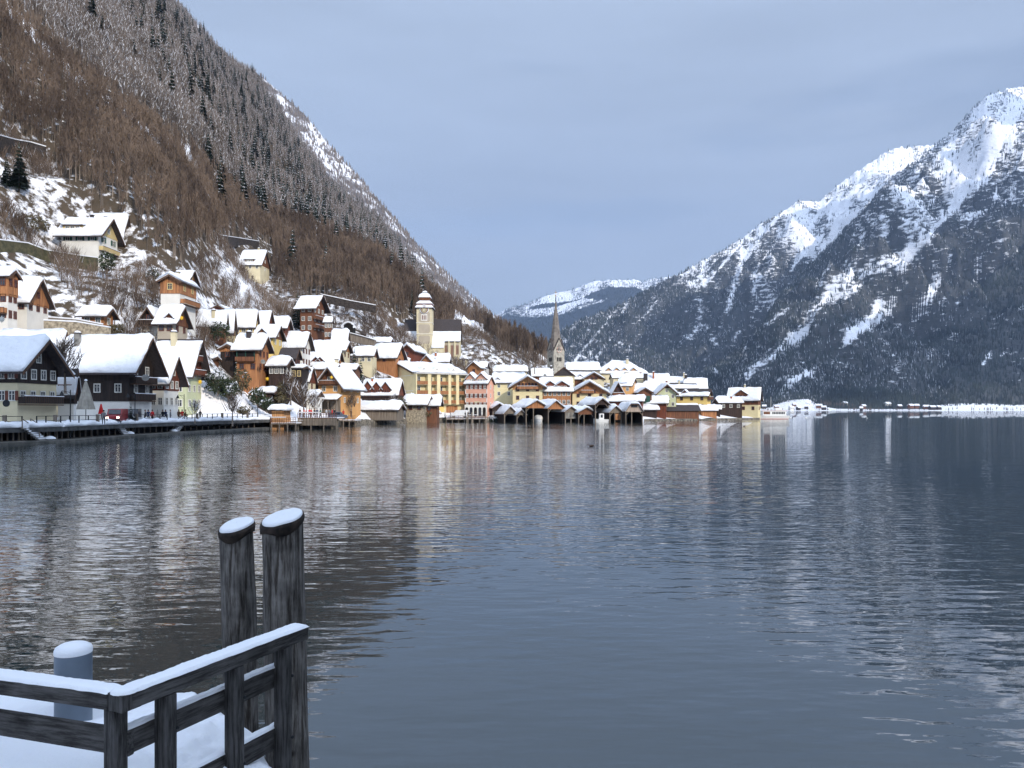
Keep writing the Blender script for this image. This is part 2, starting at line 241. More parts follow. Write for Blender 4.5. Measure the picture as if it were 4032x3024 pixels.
 ('wide snow roof between the church nave and the mansion', 2362, 2236, -14, 1490, 1458, 1429, 322, 0, 'u', beige, None, None, X(win=(0, 0), oh=.6, th=.8)),
 ('large mansion with hipped snow roof and four orange dormers', 2548, 2352, -16, 1500, 1470, 1424, 328, 0, 'u', cream, None, None, X(n='mansion', win=(0, 0), oh=.7, th=.8, hip=1, dorm=[(.23, 2.6, 2.0, 'gable'), (.39, 2.6, 2.0, 'gable'), (.55, 2.6, 2.0, 'gable'), (.73, 2.6, 2.0, 'gable')], dcol=orange, chim=[(.64, .35, 1.8, 2.2, 'cream')])),
 ('snow-roofed house with small gable window in front of the church nave', 2332, 2246, -10, 1520, 1494, 1464, 286, 0, 'u', w_br, None, None, X(win=(0, 0), oh=.6, th=.8, dorm=[(.45, 2, 1.5, 'gable')])),
 ('pale gable end with brown truss behind the twin dormer house', 2378, 2300, -9, 1530, 1492, 1466, 280, 0, 'v', cream, w_br, 1493, X(win=(0, 0), oh=.7, gwin=2)),
 ('orange plastered house with stepped chimney right of the chalets', 2484, 2432, 2508, 1600, 1520, 1486, 262, -18, 'u', grey_p, orange, 1560, X(win=(2, 1), oh=.6, th=.8, fr=frame_w, dorm=[(.45, 2.0, 1.2, 'wide')])),
 ('very long snow roof behind the orange plastered house with brick chimneys', 2562, 2414, -10, 1520, 1490, 1472, 300, 0, 'u', cream, None, None, X(win=(0, 0), oh=.4, th=.8, chim=[(.4, .4, 2.2, 1.6, 'cream'), (.78, .4, 1.1, 1.6, 'brick')])),
 ('broad snow-roofed house with tall orange brick chimney', 2632, 2540, -10, 1540, 1512, 1474, 290, -10, 'u', cream, None, None, X(win=(0, 0), oh=.6, th=.8, chim=[(.36, .2, 1.1, 3.0, 'brick'), (.02, .1, 2.4, 3.0, 'dark')])),
 ('small gable with green garage door below the brick chimney house', 2566, 2515, -8, 1620, 1545, 1526, 256, 0, 'v', w_br, None, None, X(n='garage', win=(0, 0), oh=.7, door=shut_g)),
 ('sloping snow-roofed house behind the green garage gable', 2600, 2500, -8, 1600, 1542, 1508, 268, 0, 'u', grey_p, None, None, X(win=(2, 0), oh=.7, th=.8)),
 ('yellow-green gabled house with three windows and brown truss', 2662, 2588, -10, 1640, 1548, 1512, 260, 0, 'v', green_p, None, None, X(win=(3, 0), oh=1.0, th=.7, fr=frame_w, truss=1)),
 ('bright yellow house with bare dark roof and snow along its lower edge', 2784, 2664, 2798, 1640, 1557, 1529, 268, -26, 'u', yellow, None, None, X(win=(3, 2), oh=.8, th=.6, fr=frame_b, snow=(.0, .42), balc=[('R', 0, 1, 1573)], dorm=[(.27, 1.9, 1.6, 'gable')])),
 ('house with very large plain snow roof behind the bright yellow house', 2782, 2700, -10, 1560, 1530, 1487, 284, -10, 'u', cream, None, None, X(win=(0, 0), oh=.6, th=.8, chim=[(.02, .4, 1.4, 2.6, 'dark')])),
 ('small snow-roofed house with slim pale chimney among the right roofs', 2700, 2640, -8, 1530, 1508, 1486, 292, 0, 'u', w_br, None, None, X(win=(0, 0), oh=.6, chim=[(.98, .3, .8, 2.4, 'cream')])),
 ('house with half bare roof above the bright yellow house', 2745, 2620, -7, 1560, 1530, 1508, 275, 0, 'u', cream, None, None, X(win=(0, 0), oh=.5, snow=(0, .6), chim=[(.1, .5, 1, 1.6, 'brick'), (.5, .5, .9, 1.9, 'cream')])),
 ('lone brown and yellow house with big plank dormer at the tip of the village', 2984, 2872, 2994, 1642, 1568, 1519, 286, -28, 'u', pale_y, w_br, 1594, X(win=(3, 1), oh=.9, th=.7, fr=frame_b, dorm=[(.42, 4.4, 3.0, 'gable')], chim=[(.5, .5, 1, 1.4, 'cream')])),
 ('dark plank cottage with white windows joined to the left of the lone tip house', 2922, 2834, -8, 1640, 1587, 1566, 279, 0, 'u', w_dk, None, None, X(n='cottage', win=(3, 0), oh=.6, th=.8, fr=frame_w, chim=[(.6, .3, .9, 1.2, 'brick')])),
 ('low shed with snow roof and open lattice front at the right shore', 2822, 2762, -6, 1652, 1617, 1596, 266, 0, 'u', w_or, None, None, X(n='shed', win=(0, 0), oh=.6, th=.8)),
 ('dark little gable shed touching the snowy lattice shed', 2836, 2800, -5, 1650, 1612, 1594, 272, -15, 'u', w_dk, None, None, X(n='shed', win=(0, 0), oh=.6)),
 ('long dark boat barn with bare black roof and brown plank wall', 2752, 2592, -8, 1656, 1616, 1590, 258, 0, 'u', w_br, None, None, X(n='boat_barn', win=(0, 0), oh=.6, snow=(.8, 1.0), th=.3)),
 ('snow-roofed shed left of the long dark boat barn', 2586, 2528, -8, 1650, 1612, 1583, 254, 0, 'u', w_dk, None, None, X(n='shed', win=(0, 0), oh=.9, th=.7)),
 ('red plank shed with broad snow roof behind the right boathouses', 2528, 2404, -8, 1640, 1580, 1557, 250, -14, 'u', w_rd, None, None, X(n='shed', win=(0, 0), oh=.9, th=.8)),
 ('low snow-roofed shed with red end gable in front of the yellow-green house', 2622, 2555, -7, 1640, 1587, 1562, 255, -14, 'u', w_rd, None, None, X(n='shed', win=(0, 0), oh=.9, th=.7)),
 ('HOTEL', 1627, 1507, 1832, 1640, 1467, 1427, 228, -50, 'v', pale_y, None, None, X(n='hotel', win=(0, 0), oh=.6, th=.7)),
 ('PINK', 1918, 1832, 1944, 1640, 1510, 1478, 235, -20, 'u', pink, None, None, X(n='townhouse', win=(5, 1), oh=.5, th=.8, fr=white_p, sht='L', dorm=[(.24, 3.0, 3.0, 'gable'), (.74, 3.2, 3.0, 'gable')], dcol=pink, ww=.6)),
 ('CHURCH', 1808, 1592, -11, 1425, 1341, 1257, 300, 0, 'u', cream, None, None, X(n='church', win=(0, 0), oh=.5, th=.4, snow=(0, .45), gw=0)),
 ('LUTHER', 2262, 2178, -13, 1520, 1479, 1443, 276, 0, 'v', pale_y, tile, 1480, X(n='lakeside_church', win=(0, 0), oh=.5, th=.5, snow=None, gw=0)),
 ('small barn with snow roof on the bank above the plank kiosk', 1072, 1012, -5, 1612, 1548, 1528, 158, 0, 'u', w_dk, None, None, X(n='barn', win=(1, 0), oh=.6, th=.7)),
 ('dark hut with thick snow on its roof behind the bare pier trees', 1098, 1068, -4, 1600, 1568, 1553, 163, 0, 'u', w_dk, None, None, X(n='hut', win=(1, 0), oh=.4, th=.8)),
 ('little cream house under the narrow brown gable left of the inn', 1246, 1205, -5, 1625, 1560, 1540, 172, 0, 'u', white_p, w_br, 1562, X(n='cottage', win=(1, 1), oh=.5, fr=frame_w)),
 ('tiny snow-roofed log store above the pale green house', 832, 806, -4, 1440, 1415, 1400, 156, 0, 'u', w_br, None, None, X(n='hut', win=(0, 0), oh=.5, th=.7)),
 ('small shed with rounded snow roof between the narrow gables', 1060, 1004, -5, 1470, 1440, 1425, 172, 0, 'u', w_br, None, None, X(n='shed', win=(0, 0), oh=.5, th=.9)),
 ('brown and cream house below the tunnel road gallery', 1466, 1392, -7, 1440, 1400, 1368, 222, 0, 'u', cream, w_br, 1402, X(win=(3, 0), oh=.7, th=.8, fr=frame_w)),
 ('small plastered house with steep snow roof left of the wide orange gable house', 1700, 1640, -8, 1460, 1428, 1400, 262, 0, 'u', cream, w_or, 1432, X(win=(2, 0), oh=.7, th=.8, chim=[(.4, .4, 1.1, 1.6, 'brick')])),
 ('orange triangular gable peeping above the hotel roof', 1703, 1655, -8, 1460, 1428, 1398, 256, -6, 'v', w_or, None, None, X(n='cabin', win=(0, 0), oh=.5, th=.7)),
 ('snow-roofed house wedged below the church aisle', 1765, 1700, -8, 1455, 1425, 1396, 272, 0, 'u', cream, None, None, X(win=(0, 0), oh=.6, th=.8, chim=[(.2, .3, 1.1, 1.6, 'brick')])),
 ('small plank kiosk with puffed snow hood at the end of the promenade', 1117, 1070, -4.5, 1650, 1617, 1600, 147, 0, 'u', w_lt, None, None, X(n='kiosk', win=(0, 0), oh=.6, th=.9, hip=1)),
]
def comp(h):
    lab, pc, pl, pr, base, eave, ridge, d, rr, rd, wall, wd, split, ex = h
    r = math.radians(rr); Xc = ax(pc) * d; u = (math.cos(r), math.sin(r)); v = (-math.sin(r), math.cos(r))
    al = ax(pl); L = (Xc - al * d) / (u[0] - al * u[1])
    if pr < 0: W = -pr
    else: ar = ax(pr); W = (ar * d - Xc) / (v[0] - ar * v[1])
    zb, ze = zz(base, d), zz(eave, d)
    dy = d + W / 2 * v[1] if rd == 'u' else d - L / 2 * u[1]
    th = ex.get('th', .5)
    zr = zz(ridge, dy) - th * .6
    return dict(lab=lab, X=Xc, Y=d, zb=zb, He=ze - zb, Hr=zr - zb, L=L, W=W, r=r, rd=rd, wall=wall, wood=wd, split=(zz(split, d) - zb) if split else None, ex=ex, u=u, v=v, th=th, base=base)
HC = [comp(h) for h in HS]
# ------------------------------------------------------------------ the wooded hillside and the village slope as one terrain
SHORE = [(-700, 84), (0, 86), (300, 96), (500, 108), (700, 121), (900, 136), (1060, 148), (1200, 155), (1330, 175), (1400, 188), (1600, 213), (1700, 223), (1925, 234), (1950, 244), (2540, 246), (2560, 250), (2740, 258), (2850, 270), (3000, 285), (3020, 287)]
ESK = [(-700, 1.45), (0, .80), (400, .62), (660, .53), (900, .45), (1000, .43), (1300, .285), (1500, .235), (1650, .172), (1800, .118), (1950, .089), (2100, .066), (2200, .045), (2400, .0), (3100, 0)]
KK = [(-700, 135), (0, 91), (400, 68), (700, 57), (850, 82), (1000, 108), (1120, 92), (1230, 60), (1450, 42), (1650, 28), (1800, 18), (2000, 8), (2200, 4), (2400, 2), (3100, 2)]
DV = [(-700, 165), (0, 168), (400, 178), (700, 180), (850, 200), (1000, 290), (1230, 265), (1450, 275), (1650, 335), (1850, 320), (2000, 320), (2200, 350), (3100, 350)]
def e_an(px, d): return interp(px, ESK) + interp(px, KK) * (1 / 1100.0 - 1 / np.asarray(d, float))
CT = []
for c in HC:
    if c['base'] > 1646 and c['Y'] > 190: continue
    for a, b in ((0, 0), (-1, 0), (0, .6), (-1, .6)):
        CT.append((c['X'] + a * c['L'] * c['u'][0] + b * c['W'] * c['v'][0], c['Y'] + a * c['L'] * c['u'][1] + b * c['W'] * c['v'][1], c['zb'] - .3))
for px in range(-700, 3001, 60):
    s = float(interp(px, SHORE)); a = ax(px)
    for k, z in ((0, 1.2 if px < 1150 else -.6), (3, 1.75 if px < 1150 else 1.0), (8, 1.9)): CT.append((a * (s + k), s + k, z))
    if px > 1950:
        for dd in (262, 280, 300) if px < 2850 else (300,): CT.append((a * dd, dd, 2.0))
for px in range(-700, 3001, 110):
    for d in (1.0, 1.12, 1.3, 1.5, 1.8, 2.2):
        dd = float(interp(px, DV)) * d
        if dd < 560: CT.append((ax(px) * dd, dd, CH + float(e_an(px, dd)) * dd))
for (px, py, d) in [(30, 940, 172), (120, 1030, 160), (300, 1045, 160), (250, 1150, 150), (400, 1130, 152), (500, 1100, 158), (560, 1180, 150), (150, 780, 185), (60, 640, 196), (480, 1240, 145), (560, 1340, 140),
    (840, 1420, 150), (880, 1500, 148), (870, 1600, 143), (960, 1540, 153), (1000, 1610, 151), (1090, 1560, 160), (1160, 1590, 163), (820, 1330, 154), (1050, 1510, 160), (880, 1060, 262), (950, 1150, 262), (1000, 1115, 284), (960, 1090, 288), (1060, 1190, 262), (1150, 1245, 255),
    (1400, 1400, 235), (1480, 1340, 255), (1700, 1400, 300), (1760, 1412, 300), (1600, 1330, 300), (1850, 1380, 315), (1950, 1420, 310), (1900, 1330, 360), (2000, 1395, 350), (1830, 1300, 360), (1620, 1640, 224), (1780, 1640, 232), (1880, 1640, 238)]:
    CT.append(P(px, py, d))
CT = np.array(CT); _k = []
_, inv = np.unique(np.round(CT[:, :2] / 3.5).astype(int), axis=0, return_inverse=True); inv = inv.ravel(); CT = np.stack([np.bincount(inv, CT[:, k]) / np.bincount(inv) for k in range(3)], 1)
n = len(CT); D = np.hypot(CT[:, None, 0] - CT[None, :, 0], CT[:, None, 1] - CT[None, :, 1]); S_ = 1 / 60.0
A_ = np.zeros((n + 3, n + 3)); A_[:n, :n] = -D * S_ + np.eye(n) * .12; A_[:n, n] = 1; A_[:n, n + 1:] = CT[:, :2] * S_; A_[n:, :n] = A_[:n, n:].T
sol = np.linalg.solve(A_, np.concatenate([CT[:, 2], np.zeros(3)]))
def rbf(x, y):
    o = np.empty(len(x))
    for i in range(0, len(x), 20000):
        xs = x[i:i + 20000, None]; ys = y[i:i + 20000, None]
        o[i:i + 20000] = -(np.hypot(xs - CT[None, :, 0], ys - CT[None, :, 1]) * S_) @ sol[:n] + sol[n] + (xs[:, 0] * sol[n + 1] + ys[:, 0] * sol[n + 2]) * S_
    return o
GC, GR = 620, 430
gpx = np.linspace(-700, 3000, GC); gt = np.linspace(0, 1, GR)
PXg, Tg = np.meshgrid(gpx, gt); SH = interp(PXg, SHORE); DMX = np.where(PXg > 2450, 345.0, 1150.0)
DG = SH * (DMX / SH) ** Tg; AG = (PXg - CX) / F; XG = AG * DG; YG = DG
zr_ = rbf(XG.ravel(), YG.ravel()).reshape(XG.shape); za_ = CH + e_an(PXg, DG) * DG
dv = interp(PXg, DV); w_ = sstep(1.25, 2.0, DG / dv); ZG = zr_ * (1 - w_) + za_ * w_
slope_zone = sstep(4, 14, ZG) * np.clip(DG / 200, .6, 2.5); hd = np.full(XG.shape, 1e9)
for c in HC: hd = np.minimum(hd, np.hypot(XG - c['X'] + c['L'] / 2, YG - c['Y'] - 1))
slope_zone = slope_zone * sstep(5, 30, hd); ZG = ZG - 1.2 * np.exp(-(hd / 9) ** 2) * (ZG > 3)
ZG = ZG + ((fbm(XG / 9, YG / 9, 4, 3) - .5) * 3.2 + (fbm(XG / 45, YG / 45, 3, 8, True) - .6) * 9 * sstep(170, 330, DG)) * slope_zone
ZG = np.where(Tg > .985, ZG - (Tg - .985) / .015 * 60 * (DMX > 500) - (Tg - .985) / .015 * 5, ZG)
ZG[:, -1] = -3; ZG[:, 0] = ZG[:, 0]
def hz(px, d):                                   # terrain height at photo column px and depth d (bilinear in the grid)
    px = np.asarray(px, float); d = np.asarray(d, float)
    s = interp(px, SHORE); mxd = np.where(px > 2450, 345.0, 1150.0); t = np.clip(np.log(d / s) / np.log(mxd / s), 0, .999) * (GR - 1)
    c = np.clip((px + 700) / 3700 * (GC - 1), 0, GC - 1.001); i = t.astype(int); j = c.astype(int); fi = t - i; fj = c - j
    return (ZG[i, j] * (1 - fj) + ZG[i, j + 1] * fj) * (1 - fi) + (ZG[i + 1, j] * (1 - fj) + ZG[i + 1, j + 1] * fj) * fi
PYg = HY - (ZG - CH) / DG * F
def ground_at(px, py):                           # depth at which the terrain is seen at that place of the photo
    s = float(interp(px, SHORE)) + 2; d = np.linspace(s, 900, 1500); q = HY - (hz(np.full(1500, float(px)), d) - CH) / d * F; k = np.nonzero(q <= py)[0]
    return float(d[k[0]]) if len(k) else 900.0
LOWF = [(-700, 300), (0, 540), (180, 610), (250, 720), (330, 800), (420, 850), (520, 960), (600, 1010), (700, 1070), (800, 1030), (860, 950), (1060, 1100), (1150, 1170), (1300, 1175), (1500, 1235), (1600, 1275), (1650, 1300), (1850, 1290), (1900, 1330), (2000, 1400), (2150, 1440), (3000, 1500)]
CLR = [(-700, -900), (0, -20), (60, 60), (200, 210), (330, 320), (400, 370), (560, 490), (760, 620), (1000, 830), (1200, 900), (1500, 1030), (1700, 1180), (2200, 1430)]
def grid_faces(r, c):
    i, j = np.meshgrid(np.arange(r - 1), np.arange(c - 1), indexing='ij'); a = (i * c + j).ravel()
    return np.stack([a, a + 1, a + c + 1, a + c], 1)
def ground_mat(name, c_snow, c_veg, c_veg2, sc1, sc2, bump=.5, rock=None, wide=.06, strata=1.0):
    m, t, b, N, K = nodes(name); at = N('ShaderNodeAttribute'); at.attribute_name = 'cover'
    tc = N('ShaderNodeTexCoord'); n1 = N('ShaderNodeTexNoise'); n1.inputs['Scale'].default_value = sc1; n1.inputs['Detail'].default_value = 6; n1.inputs['Roughness'].default_value = .62
    mps = N('ShaderNodeMapping'); mps.inputs['Scale'].default_value = (1, 1, strata); K(tc.outputs['Object'], mps.inputs[0]); K(mps.outputs[0], n1.inputs[0])
    sb = N('ShaderNodeMath'); sb.operation = 'SUBTRACT'; K(at.outputs['Fac'], sb.inputs[0]); K(n1.outputs['Fac'], sb.inputs[1])
    rp = N('ShaderNodeValToRGB'); rp.color_ramp.elements[0].position = .5 - wide; rp.color_ramp.elements[1].position = .5 + wide
    ad = N('ShaderNodeMath'); ad.operation = 'ADD'; ad.inputs[1].default_value = .5; K(sb.outputs[0], ad.inputs[0]); K(ad.outputs[0], rp.inputs[0])
    n2 = N('ShaderNodeTexNoise'); n2.inputs['Scale'].default_value = sc2; n2.inputs['Detail'].default_value = 4; K(tc.outputs['Object'], n2.inputs[0])
    vm = N('ShaderNodeMix'); vm.data_type = 'RGBA'; vm.inputs['A'].default_value = (*c_veg, 1); vm.inputs['B'].default_value = (*c_veg2, 1); K(n2.outputs['Fac'], vm.inputs['Factor'])
    mx = N('ShaderNodeMix'); mx.data_type = 'RGBA'; mx.inputs['A'].default_value = (*c_snow, 1); K(vm.outputs['Result'], mx.inputs['B']); K(rp.outputs[0], mx.inputs['Factor'])
    K(mx.outputs['Result'], b.inputs['Base Color']); b.inputs['Roughness'].default_value = .85; b.inputs['Specular IOR Level'].default_value = .15
    bp = N('ShaderNodeBump'); bp.inputs['Strength'].default_value = .8; bp.inputs['Distance'].default_value = bump; K(n1.outputs['Fac'], bp.inputs['Height']); K(bp.outputs[0], b.inputs['Normal'])
    return m
def terrain(name, Xg, Yg, Zg, cover, m):
    r, c = Zg.shape; me = big_mesh(name, np.stack([Xg.ravel(), Yg.ravel(), Zg.ravel()], 1), grid_faces(r, c), [m], smooth=True, nside=4)
    a = me.attributes.new('cover', 'FLOAT', 'POINT'); a.data.foreach_set('value', cover.ravel().astype(np.float32))
    return tag(link(name, me), kind='structure')
lowf = interp(PXg, LOWF); clr = interp(PXg, CLR)
infor = sstep(15, -25, PYg - lowf); nearclr = np.exp(-((PYg - clr) / 26.0) ** 2)
cover = .505 * (1 - infor) * sstep(3, 9, ZG) + infor * .60 - nearclr * .32 * infor + .07 * sstep(-30, -120, PYg - clr) * infor
cover = cover * (1 - .6 * sstep(250, 240, PXg) * sstep(650, 800, PYg) * 0)
cover -= .18 * np.exp(-(((PXg - 960) / 70) ** 2 + ((PYg - 1130) / 80) ** 2))
m_hill = ground_mat('hillside_snow_and_scrub', (.82, .82, .85), (.105, .075, .052), (.045, .038, .026), .42, .5, 1.0)
hill = terrain('hillside', XG, YG, ZG, cover, m_hill)
# ------------------------------------------------------------------ farther slopes
def sheet(name, px0, px1, nc, nr, d0, sky_, dcrest, relief, cov, mat_, gpow=1.0, rib=(1, 1), seed=0, back=300, base=0.0, jag=8):
    px = np.linspace(px0, px1, nc); t = np.linspace(0, 1.06, nr); PX_, T_ = np.meshgrid(px, t); a = (PX_ - CX) / F
    S = (HY - interp(PX_, sky_)) / F; dc = interp(PX_, dcrest) if isinstance(dcrest, list) else dcrest
    d = d0 + (dc - d0) * T_; tt = np.minimum(T_, 1); x = a * d
    # crest height along a ray stays on the skyline; relief moves the slope in depth and height below it
    z = S * dc * (tt ** gpow) + CH * tt
    u_ = x * rib[0] + d * rib[1]
    rl = (fbm(u_ / relief[0], (x - d) / (relief[0] * 2.2), 5, seed, True) - .55) * relief[1] + (fbm(x / 90, d / 90, 3, seed + 9) - .5) * relief[1] * .22
    env = np.clip(tt * 4, 0, 1) * np.clip((1 - tt) * 3.0, 0, 1) ** .8
    z = z + rl * env * np.clip(S * 5, .1, 1.2) + (fbm(px[None, :] / 9 + 0 * T_, T_ * 0, 3, seed + 4) - .5) * jag * np.clip(S * 6, 0, 1) * sstep(.85, 1, tt)
    z = np.where(T_ > 1, z - (T_ - 1) / .06 * back, z) + base
    py = HY - (z - CH) / d * F
    c = cov(PX_, py, T_, x, d); o = terrain(name, x, d, z, c, mat_)
    return dict(px=PX_, d=d, x=x, z=z, py=py, c=c, t=T_)
SKF = [(700, 0), (900, 235), (960, 255), (1050, 315), (1200, 450), (1300, 570), (1400, 682), (1500, 800), (1600, 915), (1700, 1020), (1800, 1120), (1900, 1205), (2000, 1290), (2100, 1350), (2160, 1390), (2250, 1440), (2420, 1560)]
m_fr = ground_mat('frosted_slope_ground', (.80, .80, .84), (.16, .13, .12), (.08, .075, .07), .02, .05, 4)
FR = sheet('frosted_hill', 700, 2420, 260, 120, 1250, SKF, 2100, (260, 60), lambda px, py, t, x, d: .54 - .10 * (fbm(x / 160, d / 160, 3, 5) > .55), m_fr, gpow=.9, seed=11)
SKC = [(1880, 1290), (1960, 1235), (2000, 1214), (2060, 1200), (2150, 1163), (2250, 1140), (2330, 1108), (2400, 1100), (2470, 1101), (2500, 1098), (2530, 1110), (2560, 1098), (2640, 1088), (2760, 1080)]
def cov_c(px, py, t, x, d):
    top = interp(px, SKC); k = py - top; line = np.interp(px, [1900, 2100, 2200, 2300, 2400, 2520, 2640], [20, 22, 40, 52, 30, 34, 60])
    c = np.where(k < line, .36, .8); b2 = np.interp(px, [1900, 2000, 2100, 2200, 2300, 2380, 2450], [1290, 1214, 1222, 1212, 1182, 1170, 1100]); c = np.where((abs(py - b2 - 12) < np.interp(px, [1980, 2010, 2300, 2390], [0, 16, 20, 0])), .38, c)
    return c + (fbm(x / 260, d / 500, 4, 31) - .5) * .7
m_far = ground_mat('far_mountain_cover', (.78, .79, .84), (.035, .045, .05), (.025, .03, .035), .022, .01, 8, wide=.07)
CE = sheet('far_mountain', 1820, 2780, 240, 130, 5200, SKC, 8600, (900, 220), cov_c, m_far, gpow=1.0, seed=21, jag=22)
SKB = [(1960, 1480), (2060, 1420), (2120, 1370), (2230, 1290), (2320, 1245), (2400, 1215), (2500, 1170), (2620, 1105), (2700, 1062), (2800, 1010), (2900, 950), (3000, 880), (3080, 830), (3130, 797), (3170, 783), (3220, 790), (3300, 728), (3400, 655), (3480, 605), (3530, 580), (3600, 577), (3700, 566), (3800, 620), (3950, 800), (4150, 950), (4700, 1000)]
GUL = [([(3990, 480), (3900, 640), (3800, 760), (3690, 890), (3600, 985), (3540, 1040)], 9, .7), ([(3900, 560), (3860, 650), (3790, 720)], 26, .4), ([(3570, 1010), (3450, 1050), (3300, 1100), (3230, 1180), (3170, 1290), (3080, 1370), (2960, 1455)], 30, .42),
       ([(3470, 1190), (3420, 1270), (3340, 1330)], 22, .75), ([(3700, 1110), (3640, 1190), (3600, 1240)], 14, .5), ([(3900, 1390), (3870, 1430)], 14, .6), ([(3120, 1500), (3180, 1465), (3200, 1480)], 12, .6), ([(2930, 1000), (2890, 1130), (2860, 1230)], 14, .4), ([(3140, 840), (3180, 880)], 40, .4), ([(3150, 1010), (3240, 930)], 8, .5), ([(2810, 1455), (2820, 1470)], 10, .8), ([(3010, 1280), (3110, 1210)], 9, .5), ([(3350, 700), (3560, 610)], 34, .35), ([(3250, 1190), (3380, 1130)], 16, .5)]
def seg(px, py, pts):
    o = np.full(np.shape(px), 1e9)
    for (x0, y0), (x1, y1) in zip(pts[:-1], pts[1:]):
        t = np.clip(((px - x0) * (x1 - x0) + (py - y0) * (y1 - y0)) / ((x1 - x0) ** 2 + (y1 - y0) ** 2), 0, 1); o = np.minimum(o, np.hypot(px - x0 - t * (x1 - x0), py - y0 - t * (y1 - y0)))
    return o
def cov_m(seed, alt0, alt1, sc=140, base=.72):
    def f(px, py, t, x, d):
        n1 = fbm(x / sc, d / (sc * 2), 4, seed); hi = sstep(alt0, alt1, py)
        c = base - hi * .24 - .75 * np.clip(n1 - .52, 0, 1) * 2.0 * (.35 + hi) - .16 * (fbm(x / 38, d / 70, 2, seed + 17) - .5)
        g = fbm((px + py * .8) / 70, (px - py) / 330, 4, seed + 3, True)      # gullies that run down to the left
        c = c - np.clip(g - .76, 0, 1) * 2.6 * (.5 + hi)
        for pts, w, k in GUL: c = c - k * .6 * np.exp(-(seg(px, py, pts) / w) ** 2 * (1.6 - fbm(px / 18, py / 18, 3, 4)))
        return c
    return f
m_mt = ground_mat('mountain_snow_and_rock', (.82, .82, .85), (.10, .10, .10), (.03, .036, .038), .034, .03, 7, wide=.07, strata=2.6)
BK = sheet('back_mountain', 1960, 4400, 430, 220, 2900, SKB, [(1960, 3300), (2400, 3800), (3000, 4600), (3700, 5200), (4400, 5600)], (330, 430), cov_m(41, 1150, 700, 110, .69), m_mt, gpow=1.15, seed=33, back=500, jag=26)
SKM = [(2500, 1600), (2620, 1545), (2750, 1480), (2900, 1390), (3000, 1290), (3070, 1170), (3150, 1080), (3250, 985), (3340, 900), (3420, 800), (3500, 715), (3600, 640), (3660, 590), (3720, 545), (3760, 505), (3810, 450), (3850, 405), (3880, 377), (3940, 360), (4000, 345), (4040, 338), (4110, 320), (4250, 380), (4500, 420)]
MS = sheet('right_mountain', 2500, 4500, 400, 260, 2080, SKM, [(2500, 2300), (2900, 2700), (3300, 3300), (3700, 3900), (4500, 4300)], (280, 420), cov_m(61, 1050, 480, 100, .70), m_mt, gpow=1.1, seed=47, back=500, jag=30)
SKN = [(3150, 1600), (3250, 1545), (3400, 1490), (3500, 1430), (3650, 1330), (3800, 1200), (3920, 1070), (4032, 985), (4150, 880), (4500, 700)]
DK = sheet('near_mountain_foot', 3150, 4500, 220, 140, 2050, SKN, [(3150, 2150), (3600, 2400), (4500, 2900)], (300, 120), cov_m(71, 900, 500, 90, .80), m_mt, gpow=1.05, seed=57, back=200, jag=14)
# far shore meadow
def meadow():
    px = np.linspace(2500, 4500, 160); dd = np.linspace(0, 1, 8); PX_, T_ = np.meshgrid(px, dd); a = (PX_ - CX) / F; d = 1930 + 260 * T_; top = interp(PX_, [(2500, 4), (2980, 8), (3090, 45), (3180, 62), (3300, 16), (3450, 12), (3640, 12), (3720, 45), (3830, 52), (4000, 46), (4500, 40)])
    z = -1 + T_ * .0 + (T_ > .1) * 2 + top * 2050 / F * sstep(.1, 1, T_) * .93; terrain('far_shore', a * d, d, z, np.full(z.shape, .40) - .3 * (PX_ > 3650), m_hill)
meadow()
# mountain behind the photographer: its real shadow lies over the jetty and the near houses
def behind():
    ca, sa = math.cos(SUN_AZ), math.sin(SUN_AZ); nl, nd = 40, 14; V = []
    for j in range(nd):
        for i in range(nl):
            l = -420 + 840 * i / (nl - 1); t = j / (nd - 1); sD = 60 + 700 * t; H = 2 + (147 + 380) * math.tan(SUN_EL)
            q = 1 - abs(sD - 380) / 380; z = max(-3, H * max(0, q) ** .9 * (1 - max(0, abs(l) - 300) / 140) + (random.random() - .5) * 1.5 * q)
            V.append((ca * l + sa * sD, sa * l - ca * sD, z))
    me = big_mesh('mountain_behind', V, grid_faces(nd, nl), [m_hill], smooth=True, nside=4); a = me.attributes.new('cover', 'FLOAT', 'POINT'); a.data.foreach_set('value', np.full(len(V), .5, np.float32)); tag(link('mountain_behind', me), kind='structure')
behind()
